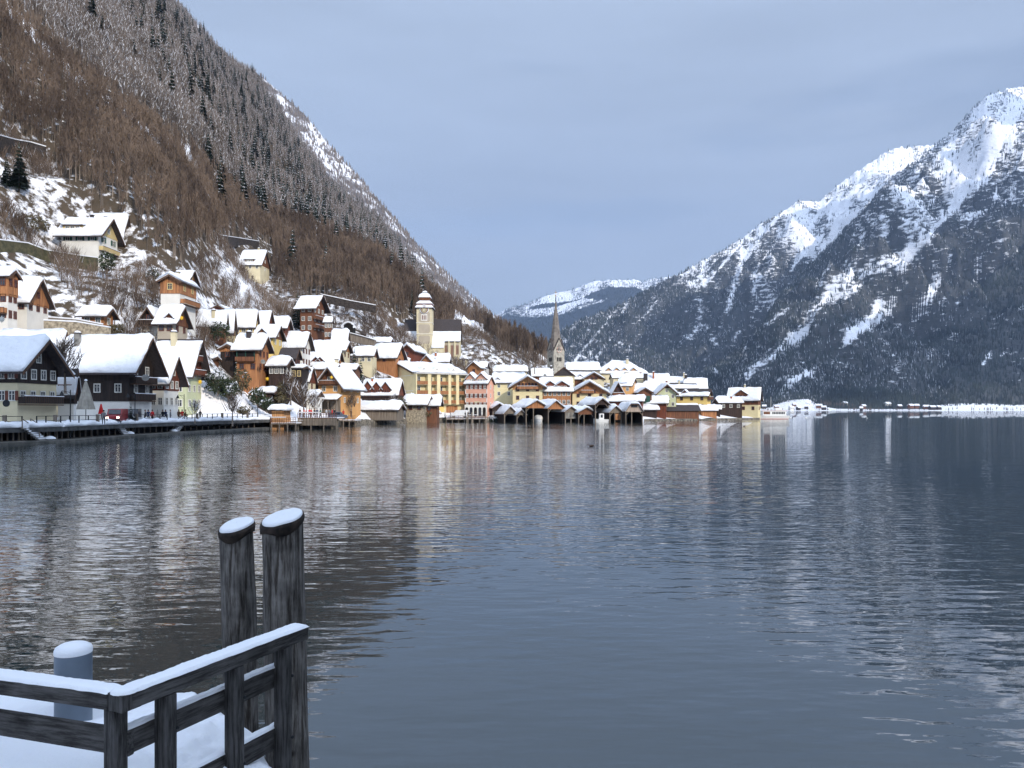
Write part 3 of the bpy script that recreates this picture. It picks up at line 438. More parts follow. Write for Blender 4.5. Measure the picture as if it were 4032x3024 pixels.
# ------------------------------------------------------------------ lake
def lake():
    m, t, b, N, K = nodes('lake_water'); b.inputs['Base Color'].default_value = (.026, .038, .038, 1); b.inputs['IOR'].default_value = 2.1; b.inputs['Roughness'].default_value = .012
    tc = N('ShaderNodeTexCoord'); last = None
    def wave(scale, st, dist, strength, rot=0.0, detail=2, mask=None):
        nonlocal last
        mp = N('ShaderNodeMapping'); mp.inputs['Scale'].default_value = st; mp.inputs['Rotation'].default_value = (0, 0, rot); nz = N('ShaderNodeTexNoise'); nz.inputs['Scale'].default_value = scale; nz.inputs['Detail'].default_value = detail
        K(tc.outputs['Object'], mp.inputs[0]); K(mp.outputs[0], nz.inputs[0]); bp = N('ShaderNodeBump'); bp.inputs['Distance'].default_value = dist; bp.inputs['Strength'].default_value = strength
        K(nz.outputs['Fac'], bp.inputs['Height'])
        if mask is not None: K(mask, bp.inputs['Strength'])
        if last is not None: K(last, bp.inputs['Normal'])
        last = bp.outputs[0]
    nm = N('ShaderNodeTexNoise'); nm.inputs['Scale'].default_value = .035; nm.inputs['Detail'].default_value = 3; K(tc.outputs['Object'], nm.inputs[0])
    # calmer tongue of water in front of the camera, ruffled left, far and right
    sp = N('ShaderNodeSeparateXYZ'); K(tc.outputs['Object'], sp.inputs[0])
    mr = N('ShaderNodeMapRange'); mr.inputs['From Min'].default_value = .35; mr.inputs['From Max'].default_value = .62; mr.inputs['To Min'].default_value = .25; mr.inputs['To Max'].default_value = 1.0; K(nm.outputs['Fac'], mr.inputs['Value'])
    wave(.5, (.55, 1.0, 1), .10, .45, .12)
    wave(2.5, (.42, 1.1, 1), .034, .6, -.1, 1.2, mr.outputs[0])
    wave(6.5, (.5, 1.2, 1), .007, .5, .2, 1, mr.outputs[0])
    K(last, b.inputs['Normal'])
    me = bpy.data.meshes.new('lake'); me.from_pydata([(-9000, -300, 0), (9000, -300, 0), (9000, 9500, 0), (-9000, 9500, 0)], [], [(0, 1, 2, 3)]); me.materials.append(m)
    tag(link('lake', me), kind='structure')
lake()
def shade_cloud(px, py, d, rx, ry, seed, alt=2500):       # unseen cumulus added to the right, placed so its shadow dims the mountain
    p = Vector(P(px, py, d)); t = (alt - p.z) / SUNV.z; c = p + SUNV * t; n, k = 40, 20; V = []
    for j in range(k + 1):
        f = math.pi * j / k
        for i in range(n):
            a = 6.283 * i / n; q = 1 + .45 * (float(fbm(a * 1.2 + seed * 5, f * 1.6, 4, seed)) - .5) * 2 * math.sin(f)
            V.append((c.x + rx * q * math.sin(f) * math.cos(a), c.y + ry * q * math.sin(f) * math.sin(a), c.z + 130 * q * math.cos(f)))
    m = MB(); m.poly(V, [(j * n + i, j * n + (i + 1) % n, (j + 1) * n + (i + 1) % n, (j + 1) * n + i) for j in range(k) for i in range(n)], cloudm, True); tag(m.build('shade_cloud'), kind='structure')
cloudm = plain('cloud_white', (.85, .86, .88), .9, .02, .01)
for a in ((3750, 1380, 2350, 520, 260, 1), (3150, 1480, 2300, 420, 160, 4), (2900, 1230, 3500, 330, 420, 2), (3950, 800, 3100, 330, 380, 3), (3420, 760, 4300, 260, 300, 5)): shade_cloud(*a)
# ------------------------------------------------------------------ forests
twig = plain('bare_twigs', (.165, .118, .086), .9, c2=(.088, .062, .047), scale=.05, lo=.4, hi=.6); twig_g = plain('frosted_twigs', (.175, .140, .118), .9, c2=(.10, .08, .068), scale=.05)
trunkm = plain('trunk_bark', (.26, .21, .17), .9, c2=(.12, .095, .075), scale=.2); needle = plain('spruce_needles', (.035, .055, .035), .9, c2=(.018, .028, .020), scale=.3)
needle_far = plain('far_needles', (.048, .060, .055), .9, c2=(.022, .030, .031), scale=.01)
snow_t = plain('snow_on_trees', (.75, .76, .80), .8, .05); snow_d = plain('frost_on_trees', (.45, .46, .50), .8, .1)
def pr_bare(seed, h=14, nt=46, frost=0.0, wid=.10):
    g = np.random.default_rng(seed); V = []; T = []; M = []
    def tri(a, b, c, m): T.append((len(V), len(V) + 1, len(V) + 2)); V.extend([a, b, c]); M.append(m)
    w = .15
    for k in range(3):
        a0 = 2.09 * k; a1 = a0 + 2.09
        tri((w * math.cos(a0), w * math.sin(a0), -1), (w * math.cos(a1), w * math.sin(a1), -1), (.03, 0, h * .9), 0)
    for i in range(nt):
        z = h * g.uniform(.32, .88); q = g.uniform(0, 6.28); r0 = g.uniform(0, .5) * (1 - z / h) * 3; l = g.uniform(1.6, 3.4) * (1.35 - z / h)
        p = np.array([r0 * math.cos(q), r0 * math.sin(q), z]); dr = np.array([math.cos(q) * .34, math.sin(q) * .34, 1.0]); dr /= np.linalg.norm(dr)
        e = p + dr * l + g.normal(0, .25, 3); sd = np.cross(dr, g.normal(0, 1, 3)); sd = sd / np.linalg.norm(sd) * wid
        tri(tuple(p - sd), tuple(p + sd), tuple(e), 2 if g.random() < frost else 1)
        for _ in range(1):
            m_ = (p + e) / 2; e2 = m_ + g.normal(0, .5, 3) + np.array([0, 0, .9]); tri(tuple(m_ - sd * .8), tuple(m_ + sd * .8), tuple(e2), 2 if g.random() < frost else 1)
    return np.array(V), np.array(T), np.array(M)
def pr_spruce(seed, h=16, tiers=11, br=11, frost=.5, r=2.4):
    g = np.random.default_rng(seed); V = []; T = []; M = []
    def tri(a, b, c, m): T.append((len(V), len(V) + 1, len(V) + 2)); V.extend([tuple(a), tuple(b), tuple(c)]); M.append(m)
    for k in range(3): a0 = 2.09 * k; a1 = a0 + 2.09; tri((.18 * math.cos(a0), .18 * math.sin(a0), -1), (.18 * math.cos(a1), .18 * math.sin(a1), -1), (0, 0, h * .95), 0)
    for t in range(tiers):
        f = (t + .3) / tiers; z = h * (.12 + .86 * f); R = r * (1 - f) ** .85 + .18
        for k in range(br):
            q = 6.28 * (k + g.random()) / br; R2 = R * g.uniform(.65, 1.15); dz = g.uniform(.25, .55) * R2
            o = np.array([0, 0, z + g.uniform(-.2, .2)]); e = o + np.array([R2 * math.cos(q), R2 * math.sin(q), -dz]); sd = np.array([-math.sin(q), math.cos(q), 0]) * R2 * .34
            md = (o + e) / 2 + np.array([0, 0, .1]); tri(o, md - sd, e, 1); tri(o, e, md + sd, 1)
            tri(md - sd, e + np.array([0, 0, -.35]), md + sd - np.array([0, 0, .3]), 1)
            if g.random() < frost: u = np.array([0, 0, .07]); tri(md - sd * .75 + u, e * .96 + o * .04 + u, md + sd * .75 + u, 2)
    tri((-.15, 0, h * .93), (.15, 0, h * .93), (0, 0, h * 1.05), 1)
    return np.array(V), np.array(T), np.array(M)
def pr_small(h=18, r=2.6, snowy=False):          # tree of the far slopes, only a few pixels tall
    V = []; T = []; M = []
    for z0, z1, rr in ((.0, .62, 1.0), (.38, 1.0, .68)):
        for k in range(4):
            a0 = 1.571 * k + z0; a1 = a0 + 1.571; T.append((len(V), len(V) + 1, len(V) + 2)); V += [(r * rr * math.cos(a0), r * rr * math.sin(a0), h * z0), (r * rr * math.cos(a1), r * rr * math.sin(a1), h * z0), (0, 0, h * z1)]
            M.append(1 if (snowy and (k + (z0 > 0)) % 2) else 0)
    return np.array(V), np.array(T), np.array(M)
def scatter(name, protos, X_, Y_, Z_, S, mats, label=None, smooth=False):
    VV = []; TT = []; MM = []; b = 0; pick = RNG.integers(0, len(protos), len(X_))
    for k, (V, T, M) in enumerate(protos):
        s_ = np.nonzero(pick == k)[0]
        if not len(s_): continue
        q = RNG.uniform(0, 6.28, len(s_)); c = np.cos(q)[:, None]; s = np.sin(q)[:, None]; sc = S[s_][:, None]; wsc = sc * RNG.uniform(.8, 1.2, len(s_))[:, None]
        v = np.stack([(V[:, 0] * c - V[:, 1] * s) * wsc + X_[s_][:, None], (V[:, 0] * s + V[:, 1] * c) * wsc + Y_[s_][:, None], V[:, 2] * sc + Z_[s_][:, None]], 2)
        off = b + np.arange(len(s_))[:, None, None] * len(V); TT.append((T[None] + off).reshape(-1, 3)); VV.append(v.reshape(-1, 3)); MM.append(np.tile(M, len(s_))); b += len(s_) * len(V)
    me = big_mesh(name, np.concatenate(VV), np.concatenate(TT), mats, np.concatenate(MM)); o = link(name, me); return tag(o, label=label, kind='stuff')
def cand(n, px0, px1, d0, d1, pw=2.0):
    px = RNG.uniform(px0, px1, n); d = (RNG.uniform(d0 ** pw, d1 ** pw, n)) ** (1 / pw); z = hz(px, d); py = HY - (z - CH) / d * F; return px, d, z, py
# brown leafless wood and the frosted wood above the snowy clearing
a_ = cand(36000, -450, 2230, 140, 420, 2.0); b_ = cand(40000, -450, 2230, 380, 1080, 1.3); px, d, z, py = [np.concatenate(q) for q in zip(a_, b_)]
dvv = interp(px, DV); lowf = interp(px, LOWF); clr = interp(px, CLR)
ok = (py < lowf - 4) & (py > -350) & (d > dvv * .80) & (np.abs(py - clr - 4) > 26 * RNG.uniform(.2, 1.1, len(px))) & ~((px > 880) & (px < 1075) & (py > 965))
up = py < clr; keep = ok & (RNG.random(len(px)) < np.where(up, .6, .62))
pB = [pr_bare(s, 13 + s % 3, 52, 0, .12) for s in range(5)]; pF = [pr_bare(20 + s, 13 + s % 3, 40, .08) for s in range(4)]
k = keep & ~up; print('brown trees', k.sum()); scatter('leafless_wood', pB, ax(px[k]) * d[k], d[k], z[k], RNG.uniform(.7, 1.1, k.sum()) * np.clip(d[k] / 420, .75, 1.25), [trunkm, twig, snow_d], 'dense brown leafless wood covering the left hillside')
k = keep & up; print('frost trees', k.sum()); scatter('frosted_leafless_wood', pF, ax(px[k]) * d[k], d[k], z[k], RNG.uniform(.7, 1.1, k.sum()), [trunkm, twig_g, snow_t], 'frost-dusted leafless wood high on the left mountain')
# shrubs and saplings on the snowy rocks below the wood
px, d, z, py = cand(20000, -50, 2150, 120, 380, 1.2)
lowf = interp(px, LOWF); k = (py > lowf - 10) & (z > 7) & (py < lowf + 420) & (fbm(ax(px) * d / 14, d / 14, 3, 77) > .43)
pS = [pr_bare(60 + s, 3.2, 30, .05, .035) for s in range(4)]
hx = np.array([c['X'] - c['L'] / 2 for c in HC]); hy = np.array([c['Y'] + c['W'] / 2 for c in HC]); hr = np.array([max(c['L'], c['W']) * .62 for c in HC])
def clear(x, y, m=0.0): return np.all(np.hypot(x[:, None] - hx, y[:, None] - hy) > hr + m, axis=1)
k &= clear(ax(px) * d, d); k[np.nonzero(k)[0][2800:]] = False
scatter('hillside_shrubs', pS, ax(px[k]) * d[k], d[k], z[k] - .2, RNG.uniform(.4, 1.3, k.sum()), [trunkm, twig, snow_t], 'low leafless shrubs on the snowy slope between the houses')
# frosted trees of the farther slope
def on_sheet(s, n, dens, seed):
    g = np.random.default_rng(seed); r, c = s['z'].shape; i = g.uniform(0, r - 8.1, n); j = g.uniform(0, c - 1.01, n); ii = i.astype(int); jj = j.astype(int); fi = i - ii; fj = j - jj
    def bl(A): return (A[ii, jj] * (1 - fj) + A[ii, jj + 1] * fj) * (1 - fi) + (A[ii + 1, jj] * (1 - fj) + A[ii + 1, jj + 1] * fj) * fi
    x, y, z, px, py, c = bl(s['x']), bl(s['d']), bl(s['z']), bl(s['px']), bl(s['py']), bl(s['c']); k = dens(px, py, x, y, c, g); return x[k], y[k], z[k]
small = [pr_small(), pr_small(15, 3.2), pr_small(20, 2.4)]; smalls = [pr_small(16, 2.6, True), pr_small(14, 3.0, True)]
x, y, z = on_sheet(FR, 26000, lambda px, py, x, y, c, g: (g.random(len(px)) < np.where(fbm(x / 120, y / 120, 3, 5) > .56, .45, 1)) & (px < 2200), 5)
scatter('frosted_wood_far', [pr_bare(80, 15, 10, .6, .3), pr_bare(81, 14, 10, .5, .3), *smalls], x, y, z - 1, RNG.uniform(.6, 1.05, len(x)), [trunkm, twig_g, snow_d], 'frosted wood on the farther slope of the left mountain')
def dens_m(k0): return lambda px, py, x, y, c, g: (g.random(len(px)) < np.clip((c - .27) * k0, .13, 1))
for nm, s_, n_, sd in (('back_mountain_wood', BK, 60000, 6), ('right_mountain_wood', MS, 75000, 7), ('near_foot_wood', DK, 15000, 8)):
    x, y, z = on_sheet(s_, n_, dens_m(2.4), sd)
    scatter(nm, small + (smalls[:1] if nm[0] != 'n' else []), x, y, z - 2, RNG.uniform(.55, 1.15, len(x)) * (1.1 if nm[0] == 'b' else .9), [needle_far, snow_d], {'b': 'dense dark conifer wood on the rear right mountain', 'r': 'dense dark conifer wood on the tall right mountain', 'n': 'dark conifer wood at the foot of the right mountain'}[nm[0]])
x, y, z = on_sheet(CE, 26000, lambda px, py, x, y, c, g: g.random(len(px)) < np.clip((c - .3) * 1.6, .05, .9), 12)
scatter('far_mountain_wood', small, x, y, z - 4, RNG.uniform(1.0, 1.9, len(x)), [needle_far, snow_d], 'blue conifer wood on the distant snowy mountain')
# wood edge along the far shore
n_ = 5200; g = np.random.default_rng(9); px = g.uniform(2600, 4450, n_); dd = g.uniform(2060, 2200, n_); top = interp(px, [(2500, 4), (2980, 8), (3090, 35), (3180, 52), (3300, 24), (3640, 14), (3720, 40), (3830, 46), (4000, 42), (4500, 40)]) * 2050 / F
tsc = (dd - 1930) / 260.0; k = (tsc > .5) & ~((px > 3660) & (tsc < .9)) & ~((px > 3040) & (px < 3230) & (tsc < .93))
scatter('far_shore_wood', small, (ax(px) * dd)[k], dd[k], (1 + top * sstep(.1, 1, tsc) * .93)[k], g.uniform(.5, 1.0, k.sum()), [plain('far_shore_trees', (.10, .075, .06), .9, c2=(.035, .04, .035), scale=.004, lo=.45, hi=.55), snow_d], 'mixed dark and brown wood along the far shore')
# single spruces of the left mountain: one object each
def sub(V, T):
    u, inv = np.unique(T, return_inverse=True); W = np.asarray(V)[u]; w, i2 = np.unique(np.round(W, 4), axis=0, return_inverse=True); return w, i2.ravel()[inv.ravel()].reshape(-1, 3)
def spruce_parts(seed, frost, h=16):
    V, T, M = pr_spruce(seed, h, 12, 11, frost); a = M == 0
    return big_mesh('trunk', *sub(V, T[a]), [trunkm], np.zeros(a.sum())), big_mesh('crown', *sub(V, T[~a]), [needle, snow_t], M[~a] - 1)
SPP = [spruce_parts(s, .6) for s in range(4)] + [spruce_parts(9, .15), spruce_parts(10, .3)]
def spruce(x, y, z, s, label, group=None, kind=0, wide=1.0):
    e = empty('spruce', (x, y, z), random.uniform(0, 6.28)); e.scale = (s * wide, s * wide, s); a, b = SPP[kind]; link('trunk', a, e); link('crown', b, e); tag(e, label, 'tree', group); return e
px, d, z, py = cand(9000, 20, 1750, 300, 900, 1.6); clr = interp(px, CLR); lowf = interp(px, LOWF)
dens = np.where(py < clr - 20, .22, np.where(py < clr + 60, .05, .006)) * np.where((py > -120) & (py < lowf - 20), 1, 0) * (.3 + 1.4 * (fbm(px / 90, py / 130, 3, 91) > .5))
dens = np.where((px > 930) & (px < 1250) & (py > 520) & (py < clr), .55, dens)
idx = np.nonzero(RNG.random(len(px)) < dens)[0]; chosen = []
for i in idx:
    if all((px[i] - px[j]) ** 2 + ((py[i] - py[j]) * .6) ** 2 > 20 ** 2 for j in chosen): chosen.append(i)
    if len(chosen) >= 280: break
for i in chosen:
    spruce(ax(px[i]) * d[i], d[i], float(z[i]) - .5, RNG.uniform(.7, 1.4), 'snow-dusted spruce among the leafless trees of the left mountain wood', 'spruces scattered through the left mountain wood', int(RNG.integers(0, 4)), 1.15)
px, d, z, py = cand(2600, 20, 1900, 380, 1060, 1.4); k = (py < interp(px, CLR) - 10) & (py > -150) & (RNG.random(len(px)) < .75)
scatter('spruce_wood', [pr_spruce(70 + s, 15, 9, 8, .6) for s in range(3)], ax(px[k]) * d[k], d[k], z[k] - .5, RNG.uniform(.6, 1.3, k.sum()), [trunkm, needle, snow_t], 'smaller snow-dusted spruces mixed into the frosted wood')
# ------------------------------------------------------------------ house builder
WIN = {}
def win_meshes(w, h, fr, sh=None):
    k = (round(w, 1), round(h, 1), fr.name, sh.name if sh else None)
    if k in WIN: return WIN[k]
    w, h = k[0], k[1]; a = MB(); a.box((-w / 2, -.02, -h / 2), (w / 2, .05, h / 2), glass)
    if fr is frame_w and w > .8: a.box((-w / 2 + .05, -.026, -h / 2), (-w * .22, -.018, h / 2), curt)
    b = MB(); t = .11
    for x0, x1, z0, z1 in ((-w / 2 - t, -w / 2 + .02, -h / 2 - t, h / 2 + t), (w / 2 - .02, w / 2 + t, -h / 2 - t, h / 2 + t), (-w / 2 + .02, w / 2 - .02, h / 2 - .02, h / 2 + t), (-w / 2 + .02, w / 2 - .02, -h / 2 - t, -h / 2 + .02)):
        b.box((x0, -.07, z0), (x1, .02, z1), fr)
    b.box((-.035, -.06, -h / 2 + .021), (.035, -.021, h / 2 - .021), fr); b.box((-w / 2 + .021, -.055, h * .12), (-.036, -.022, h * .12 + .05), fr); b.box((.036, -.055, h * .12), (w / 2 - .021, -.022, h * .12 + .05), fr)
    c = None
    if sh: c = MB(); c.box((-w * .28, -.10, -h / 2 - .03), (w * .28, -.03, h / 2 + .03), sh)
    def me(mb):
        o = mb.build('x'); m = o.data; bpy.data.objects.remove(o); return m
    WIN[k] = (me(a), me(b), me(c) if c else None); return WIN[k]
def window(par, x, y, z, rz, w=.85, h=1.15, fr=frame_w, sh=None):
    a, b, c = win_meshes(w, h, fr, sh); o = link('window', a, par, (x, y, z), (0, 0, rz)); link('frame', b, o)
    if c:
        for s in (-1, 1): link('shutter', c, o, (s * (w * .80 + .06), 0, 0))
    return o
def snow_cap(name, par, f, s0, s1, t0, t1, th, mp, ns=None, nt=None, seed=0, ragged=0.0, rnd=.55):
    ns = ns or max(8, int((s1 - s0) / .55)); nt = nt or max(10, int((t1 - t0) / .5)); nt += nt % 2
    S, T = np.meshgrid(np.linspace(0, 1, ns + 1), np.linspace(0, 1, nt + 1), indexing='ij'); s = s0 + (s1 - s0) * S; t = t0 + (t1 - t0) * T
    e = np.minimum(np.minimum(s - s0, s1 - s), np.minimum(t - t0, t1 - t)); k = np.clip(e / rnd, 0, 1); prof = .25 + .75 * np.sqrt(np.clip(1 - (1 - k) ** 2, 0, 1))
    nzv = fbm(s * .5 + seed * 3.1, t * .5, 3, seed % 50) - .5
    top = f(s, t) + th * prof * (1 + .9 * nzv) + .02; bot = f(s, t) + .015
    out = (vn(s * 1.1 + t * 1.3 + seed, s * 0 + 3.3, 5) - .5) * .35 * (k < .01)
    ds = np.where(S == 0, -1, np.where(S == 1, 1, 0)) * (.08 + out); dt = np.where(T == 0, -1, np.where(T == 1, 1, 0)) * (.10 + out)
    V = [mp(a, b, c) for a, b, c in zip((s + ds).ravel(), (t + dt).ravel(), top.ravel())] + [mp(a, b, c) for a, b, c in zip(s.ravel(), t.ravel(), bot.ravel())]
    n = (ns + 1) * (nt + 1); w = nt + 1; Fc = [tuple(x) for x in grid_faces(ns + 1, nt + 1)]
    for i in range(ns):
        for j in (0, nt): a = i * w + j; q = (a, a + w, a + w + n, a + n); Fc.append(q)
    for j in range(nt):
        for i in (0, ns): a = i * w + j; q = (a, a + 1, a + 1 + n, a + n); Fc.append(q)
    m = MB(); m.poly(V, Fc, snow, True); return m.build(name, par)
_seed = [3]
def chimney(par, x, y, z0, z1, w, kind):
    m = MB(); c = {'cream': cream, 'dark': tile, 'grey': concrete, 'brick': brick}[kind]
    m.box((x - w / 2, y - w / 2, z0), (x + w / 2, y + w / 2, z1), c); o = m.build('chimney', par)
    m = MB(); m.box((x - w / 2 - .1, y - w / 2 - .1, z1 + .003), (x + w / 2 + .1, y + w / 2 + .1, z1 + .12), tile); m.build('cap', o)
    m = MB(); m.lathe((x, y, z1 + .124), [(w * .62, 0), (w * .60, .14), (w * .42, .26), (w * .1, .32)], snow, 8, sq=True); m.build('chimney_snow', o)
def house(c):
    _seed[0] += 1; sd = _seed[0]; ex = c['ex']; L, W, He, Hr, rd = c['L'], c['W'], c['He'], c['Hr'], c['rd']
    o = empty(ex.get('n', 'house'), (c['X'], c['Y'], c['zb']), c['r']); tag(o, c['lab'], ex.get('n', 'house').replace('_', ' '))
    if rd == 'u': mp = lambda s, t, z: (-L + s, t, z); Ls, Wt = L, W
    else: mp = lambda s, t, z: (-L + t, s, z); Ls, Wt = W, L
    oh = ex.get('oh', .8); k = (Hr - He) / (Wt / 2); hip = ex.get('hip'); fd = ex.get('found', 5.0)
    if c['base'] > 1640 and c['Y'] > 190: fd = min(fd, 1.2)
    def rf(s, t):
        z = np.minimum(t, Wt - t)
        if hip: z = np.minimum(z, np.minimum(s + 0 * t, Ls - s) * 1.15)
        return He + k * z + .2
    def pent(z0, s0, s1, ins, mat, m):           # wall body following the gable
        if hip: m.box(mp(s0, -ins, z0), mp(s1, Wt + ins, He + .05), mat); return
        pts = [(s0, -ins, z0), (s0, Wt + ins, z0), (s0, Wt + ins, He - k * ins + .02), (s0, Wt / 2, Hr + .02), (s0, -ins, He - k * ins + .02)]
        a = [mp(*p) for p in pts]; b = [mp(s1, p[1], p[2]) for p in pts]; e = Vector(b[0]) - Vector(a[0]); m.prism(a, e, mat)
    wd, sp = c['wood'], c['split']
    if wd is None:
        m = MB(); pent(-fd, 0, Ls, 0, c['wall'], m); m.build('wall', o)
    else:
        sp = min(max(sp, .3), He - .05) if not ex.get('gonly') else He - .05
        m = MB(); m.box(mp(0, 0, -fd), mp(Ls, Wt, sp), c['wall']); m.build('wall', o)
        m = MB(); pent(sp + .003, -.10, Ls + .10, .10 if not ex.get('gonly') else .02, wd, m); m.build('timber_storey', o)
    # roof
    m = MB(); s0, s1, t0, t1 = -oh, Ls + oh, -oh * .8, Wt + oh * .8
    if hip:
        S, T = np.meshgrid(np.linspace(s0, s1, 13), np.linspace(t0, t1, 13), indexing='ij'); Z = rf(S, T)
        m.poly([mp(a, b, z_) for a, b, z_ in zip(S.ravel(), T.ravel(), Z.ravel())], [tuple(x) for x in grid_faces(13, 13)], tile)
        m.poly([mp(s0, t0, He - .3), mp(s1, t0, He - .3), mp(s1, t1, He - .3), mp(s0, t1, He - .3)], [(0, 1, 2, 3)], roofm)
    else:
        for ta, tb in ((t0, Wt / 2), (Wt / 2, t1)):
            za, zb_ = [float(rf(0, np.array(q))) for q in (ta, tb)]
            pts = [mp(s0, ta, za - .2), mp(s0, tb, zb_ - .2), mp(s0, tb, zb_), mp(s0, ta, za)]; e = Vector(mp(s1, ta, za - .2)) - Vector(pts[0]); m.prism(pts, e, tile)
        for ss in (s0 - .04, s1 - .02):           # barge boards
            for ta in (t0, t1):
                za = float(rf(0, np.array(ta))); zc = float(rf(0, np.array(Wt / 2)))
                pts = [mp(ss, ta, za - .42), mp(ss, Wt / 2, zc - .42), mp(ss, Wt / 2, zc - .02), mp(ss, ta, za - .02)]; e = Vector(mp(ss + .06, ta, za - .42)) - Vector(pts[0]); m.prism(pts, e, roofm)
    ro = m.build('roof', o); sn = ex.get('snow', (0, 1)); th = c['th']
    if sn == (0, 1) and not hip and sd % 3 == 0:
        g_ = .22 + .1 * (sd % 2)
        snow_cap('roof_snow', ro, rf, s0 + .05, s1 - .05, t0 + .05, Wt / 2 - g_, th, mp, seed=sd, rnd=.4); snow_cap('roof_snow', ro, rf, s0 + .05, s1 - .05, Wt / 2 + g_, t1 - .05, th, mp, seed=sd + 1, rnd=.4)
    elif sn == (0, 1): snow_cap('roof_snow', ro, rf, s0 + .05, s1 - .05, t0 + .05, t1 - .05, th, mp, seed=sd)
    elif sn: a = t0 + .05 + (Wt / 2 - t0) * sn[0]; b = t0 + (Wt / 2 - t0) * sn[1]; snow_cap('roof_snow', ro, rf, s0 + .05, s1 - .05, a, b, th, mp, seed=sd, rnd=.3)
    # windows
    fr = ex.get('fr', frame_b); nL, nR = ex.get('win', (2, 2)); sht = ex.get('sht', ''); shc = ex.get('shc', shut_b); fl = 2.65; rows = max(1, int((He - .3) / fl)); off = .10 if wd and not ex.get('gonly') else 0
    ww = ex.get('ww', .8); wh = min(1.15, He * .45)
    for i in range(rows):
        z = He - .45 - wh / 2 - i * fl if rows > 1 or He > 2.4 else He * .5
        if z < .5: continue
        pr_ = (off if (wd and z > sp) else 0) + .03
        for j in range(nL): window(o, -L + (j + .5) * L / nL, -pr_, z, 0, min(ww, L / nL * .55), wh, fr, shc if 'L' in sht else None)
        for j in range(nR): window(o, pr_, (j + .5) * W / nR, z, math.pi / 2, min(ww, W / nR * .5), wh, fr, shc if 'R' in sht else None)
    if not hip and Hr - He > 2.2 and ex.get('gw', 1):
        z = He + .32 * (Hr - He); n_ = ex.get('gw', 1)
        for j in range(n_):
            q = (j + .5 - n_ / 2) * 1.5
            if rd == 'u': window(o, (.10 if wd else 0) + .03, W / 2 + q, z, math.pi / 2, .7, min(1.0, (Hr - He) * .35), fr)
            elif not ex.get('gwin'): window(o, -L / 2 + q, -((.10 if wd else 0) + .03), z, 0, .7, min(1.0, (Hr - He) * .35), fr)
    if ex.get('gwin'):                             # ribbon of windows in a front gable
        n_ = ex['gwin']; wd_ = L * (.66 if n_ > 3 else .4)
        for j in range(n_): window(o, -L / 2 + (j + .5 - n_ / 2) * wd_ / n_, -.14, He + .42 * (1 if n_ > 3 else .8), 0, wd_ / n_ * .62, .95, fr)
    for s_, hw, hh, kk in [(a[0], a[2], a[3], a[4]) if len(a) == 5 else None for a in ex.get('chim', [])]: pass
    for (sf, tf, w, h, kind) in ex.get('chim', []):
        s, t = Ls * sf, Wt * tf; z0 = float(rf(np.array(s), np.array(t))) - .8; x, y, _ = mp(s, t, 0); chimney(o, x, y, z0, Hr + h * .55 if tf > .3 else z0 + .8 + h, w * .62, kind)
    # dormers on the slope towards the front
    if rd == 'u':
        for (sf, dw, dh, kind) in ex.get('dorm', []):
            dm = MB(); xc = -L + L * sf; zr0 = He + .2; y0 = (.25 if dh < 3 else -.02) * 1.0; zb_ = He + k * y0 - .1; zt = zb_ + dh * (.55 if kind == 'gable' else .8); zp = zb_ + dh + .15; col = ex.get('dcol', wd or w_rd)
            yb = min(W / 2, max(.8, (zp - He) / k + .1)); pts = [(xc - dw / 2, y0, zb_ - .4), (xc + dw / 2, y0, zb_ - .4), (xc + dw / 2, y0, zt), (xc, y0, zp), (xc - dw / 2, y0, zt)]
            if kind == 'wide': pts = pts[:2] + [(xc + dw / 2, y0, zt), (xc - dw / 2, y0, zt)]
            dm.prism(pts, (0, yb - y0, 0), col); d_ = dm.build('dormer', o); nw = 1 if dw < 2.5 else 3
            for j in range(nw):
                a, b, _c = win_meshes(min(.8, dw / nw * .5), min(1.0, (zt - zb_) * .75), fr); wn = link('window', a, d_, (xc + (j + .5 - nw / 2) * dw / nw * .8, y0 - .03, (zb_ + zt) / 2 + .1)); q = link('window_frame', b, d_, wn.location.copy())
            so_ = .35; kd = (zp - zt) / (dw / 2) if kind == 'gable' else 0
            def df(s, t, kd=kd, xc=xc, dw=dw, zt=zt, zp=zp): return (zp - kd * np.abs(t - xc) + .06) if kd else zt + .1 + (s - y0) * .25
            rm = MB()
            if kd:
                for sg in (-1, 1):
                    e_ = xc + sg * (dw / 2 + so_); ze_ = zp - kd * (dw / 2 + so_)
                    rm.prism([(xc, y0 - so_, zp - .08), (e_, y0 - so_, ze_ - .08), (e_, y0 - so_, ze_ + .05), (xc, y0 - so_, zp + .05)], (0, yb - y0 + so_, 0), roofm)
            else: rm.prism([(xc - dw / 2 - .3, y0 - .4, zt - .02), (xc + dw / 2 + .3, y0 - .4, zt - .02), (xc + dw / 2 + .3, y0 - .4, zt + .09), (xc - dw / 2 - .3, y0 - .4, zt + .09)], (0, yb - y0 + .4, (yb - y0) * .25), roofm)
            rm.build('dormer_roof', d_); snow_cap('dormer_snow', d_, df, y0 - so_, yb + .4, xc - dw / 2 - so_, xc + dw / 2 + so_, th * .7, lambda s, t, z: (t, s, z), seed=sd + 7)
    for (fc, a, b, py) in ex.get('balc', []):
        z = zz(py, c['Y']) - c['zb']; m = MB(); dp = 1.0; ln = L if fc == 'L' else W; p0, p1 = a * ln, b * ln
        tr = (lambda q, w_, h: (-L + q, -w_, h)) if fc == 'L' else (lambda q, w_, h: (w_, q, h))
        wm = w_or if (wd in (w_or, w_lt)) else (wd or w_br)
        m.box(tr(p0, .12, z - .12), tr(p1, dp, z), roofm); m.box(tr(p0, dp - .06, z + .1), tr(p1, dp, z + .92), wm); m.box(tr(p0, dp - .12, z + .923), tr(p1, dp + .05, z + 1.0), roofm)
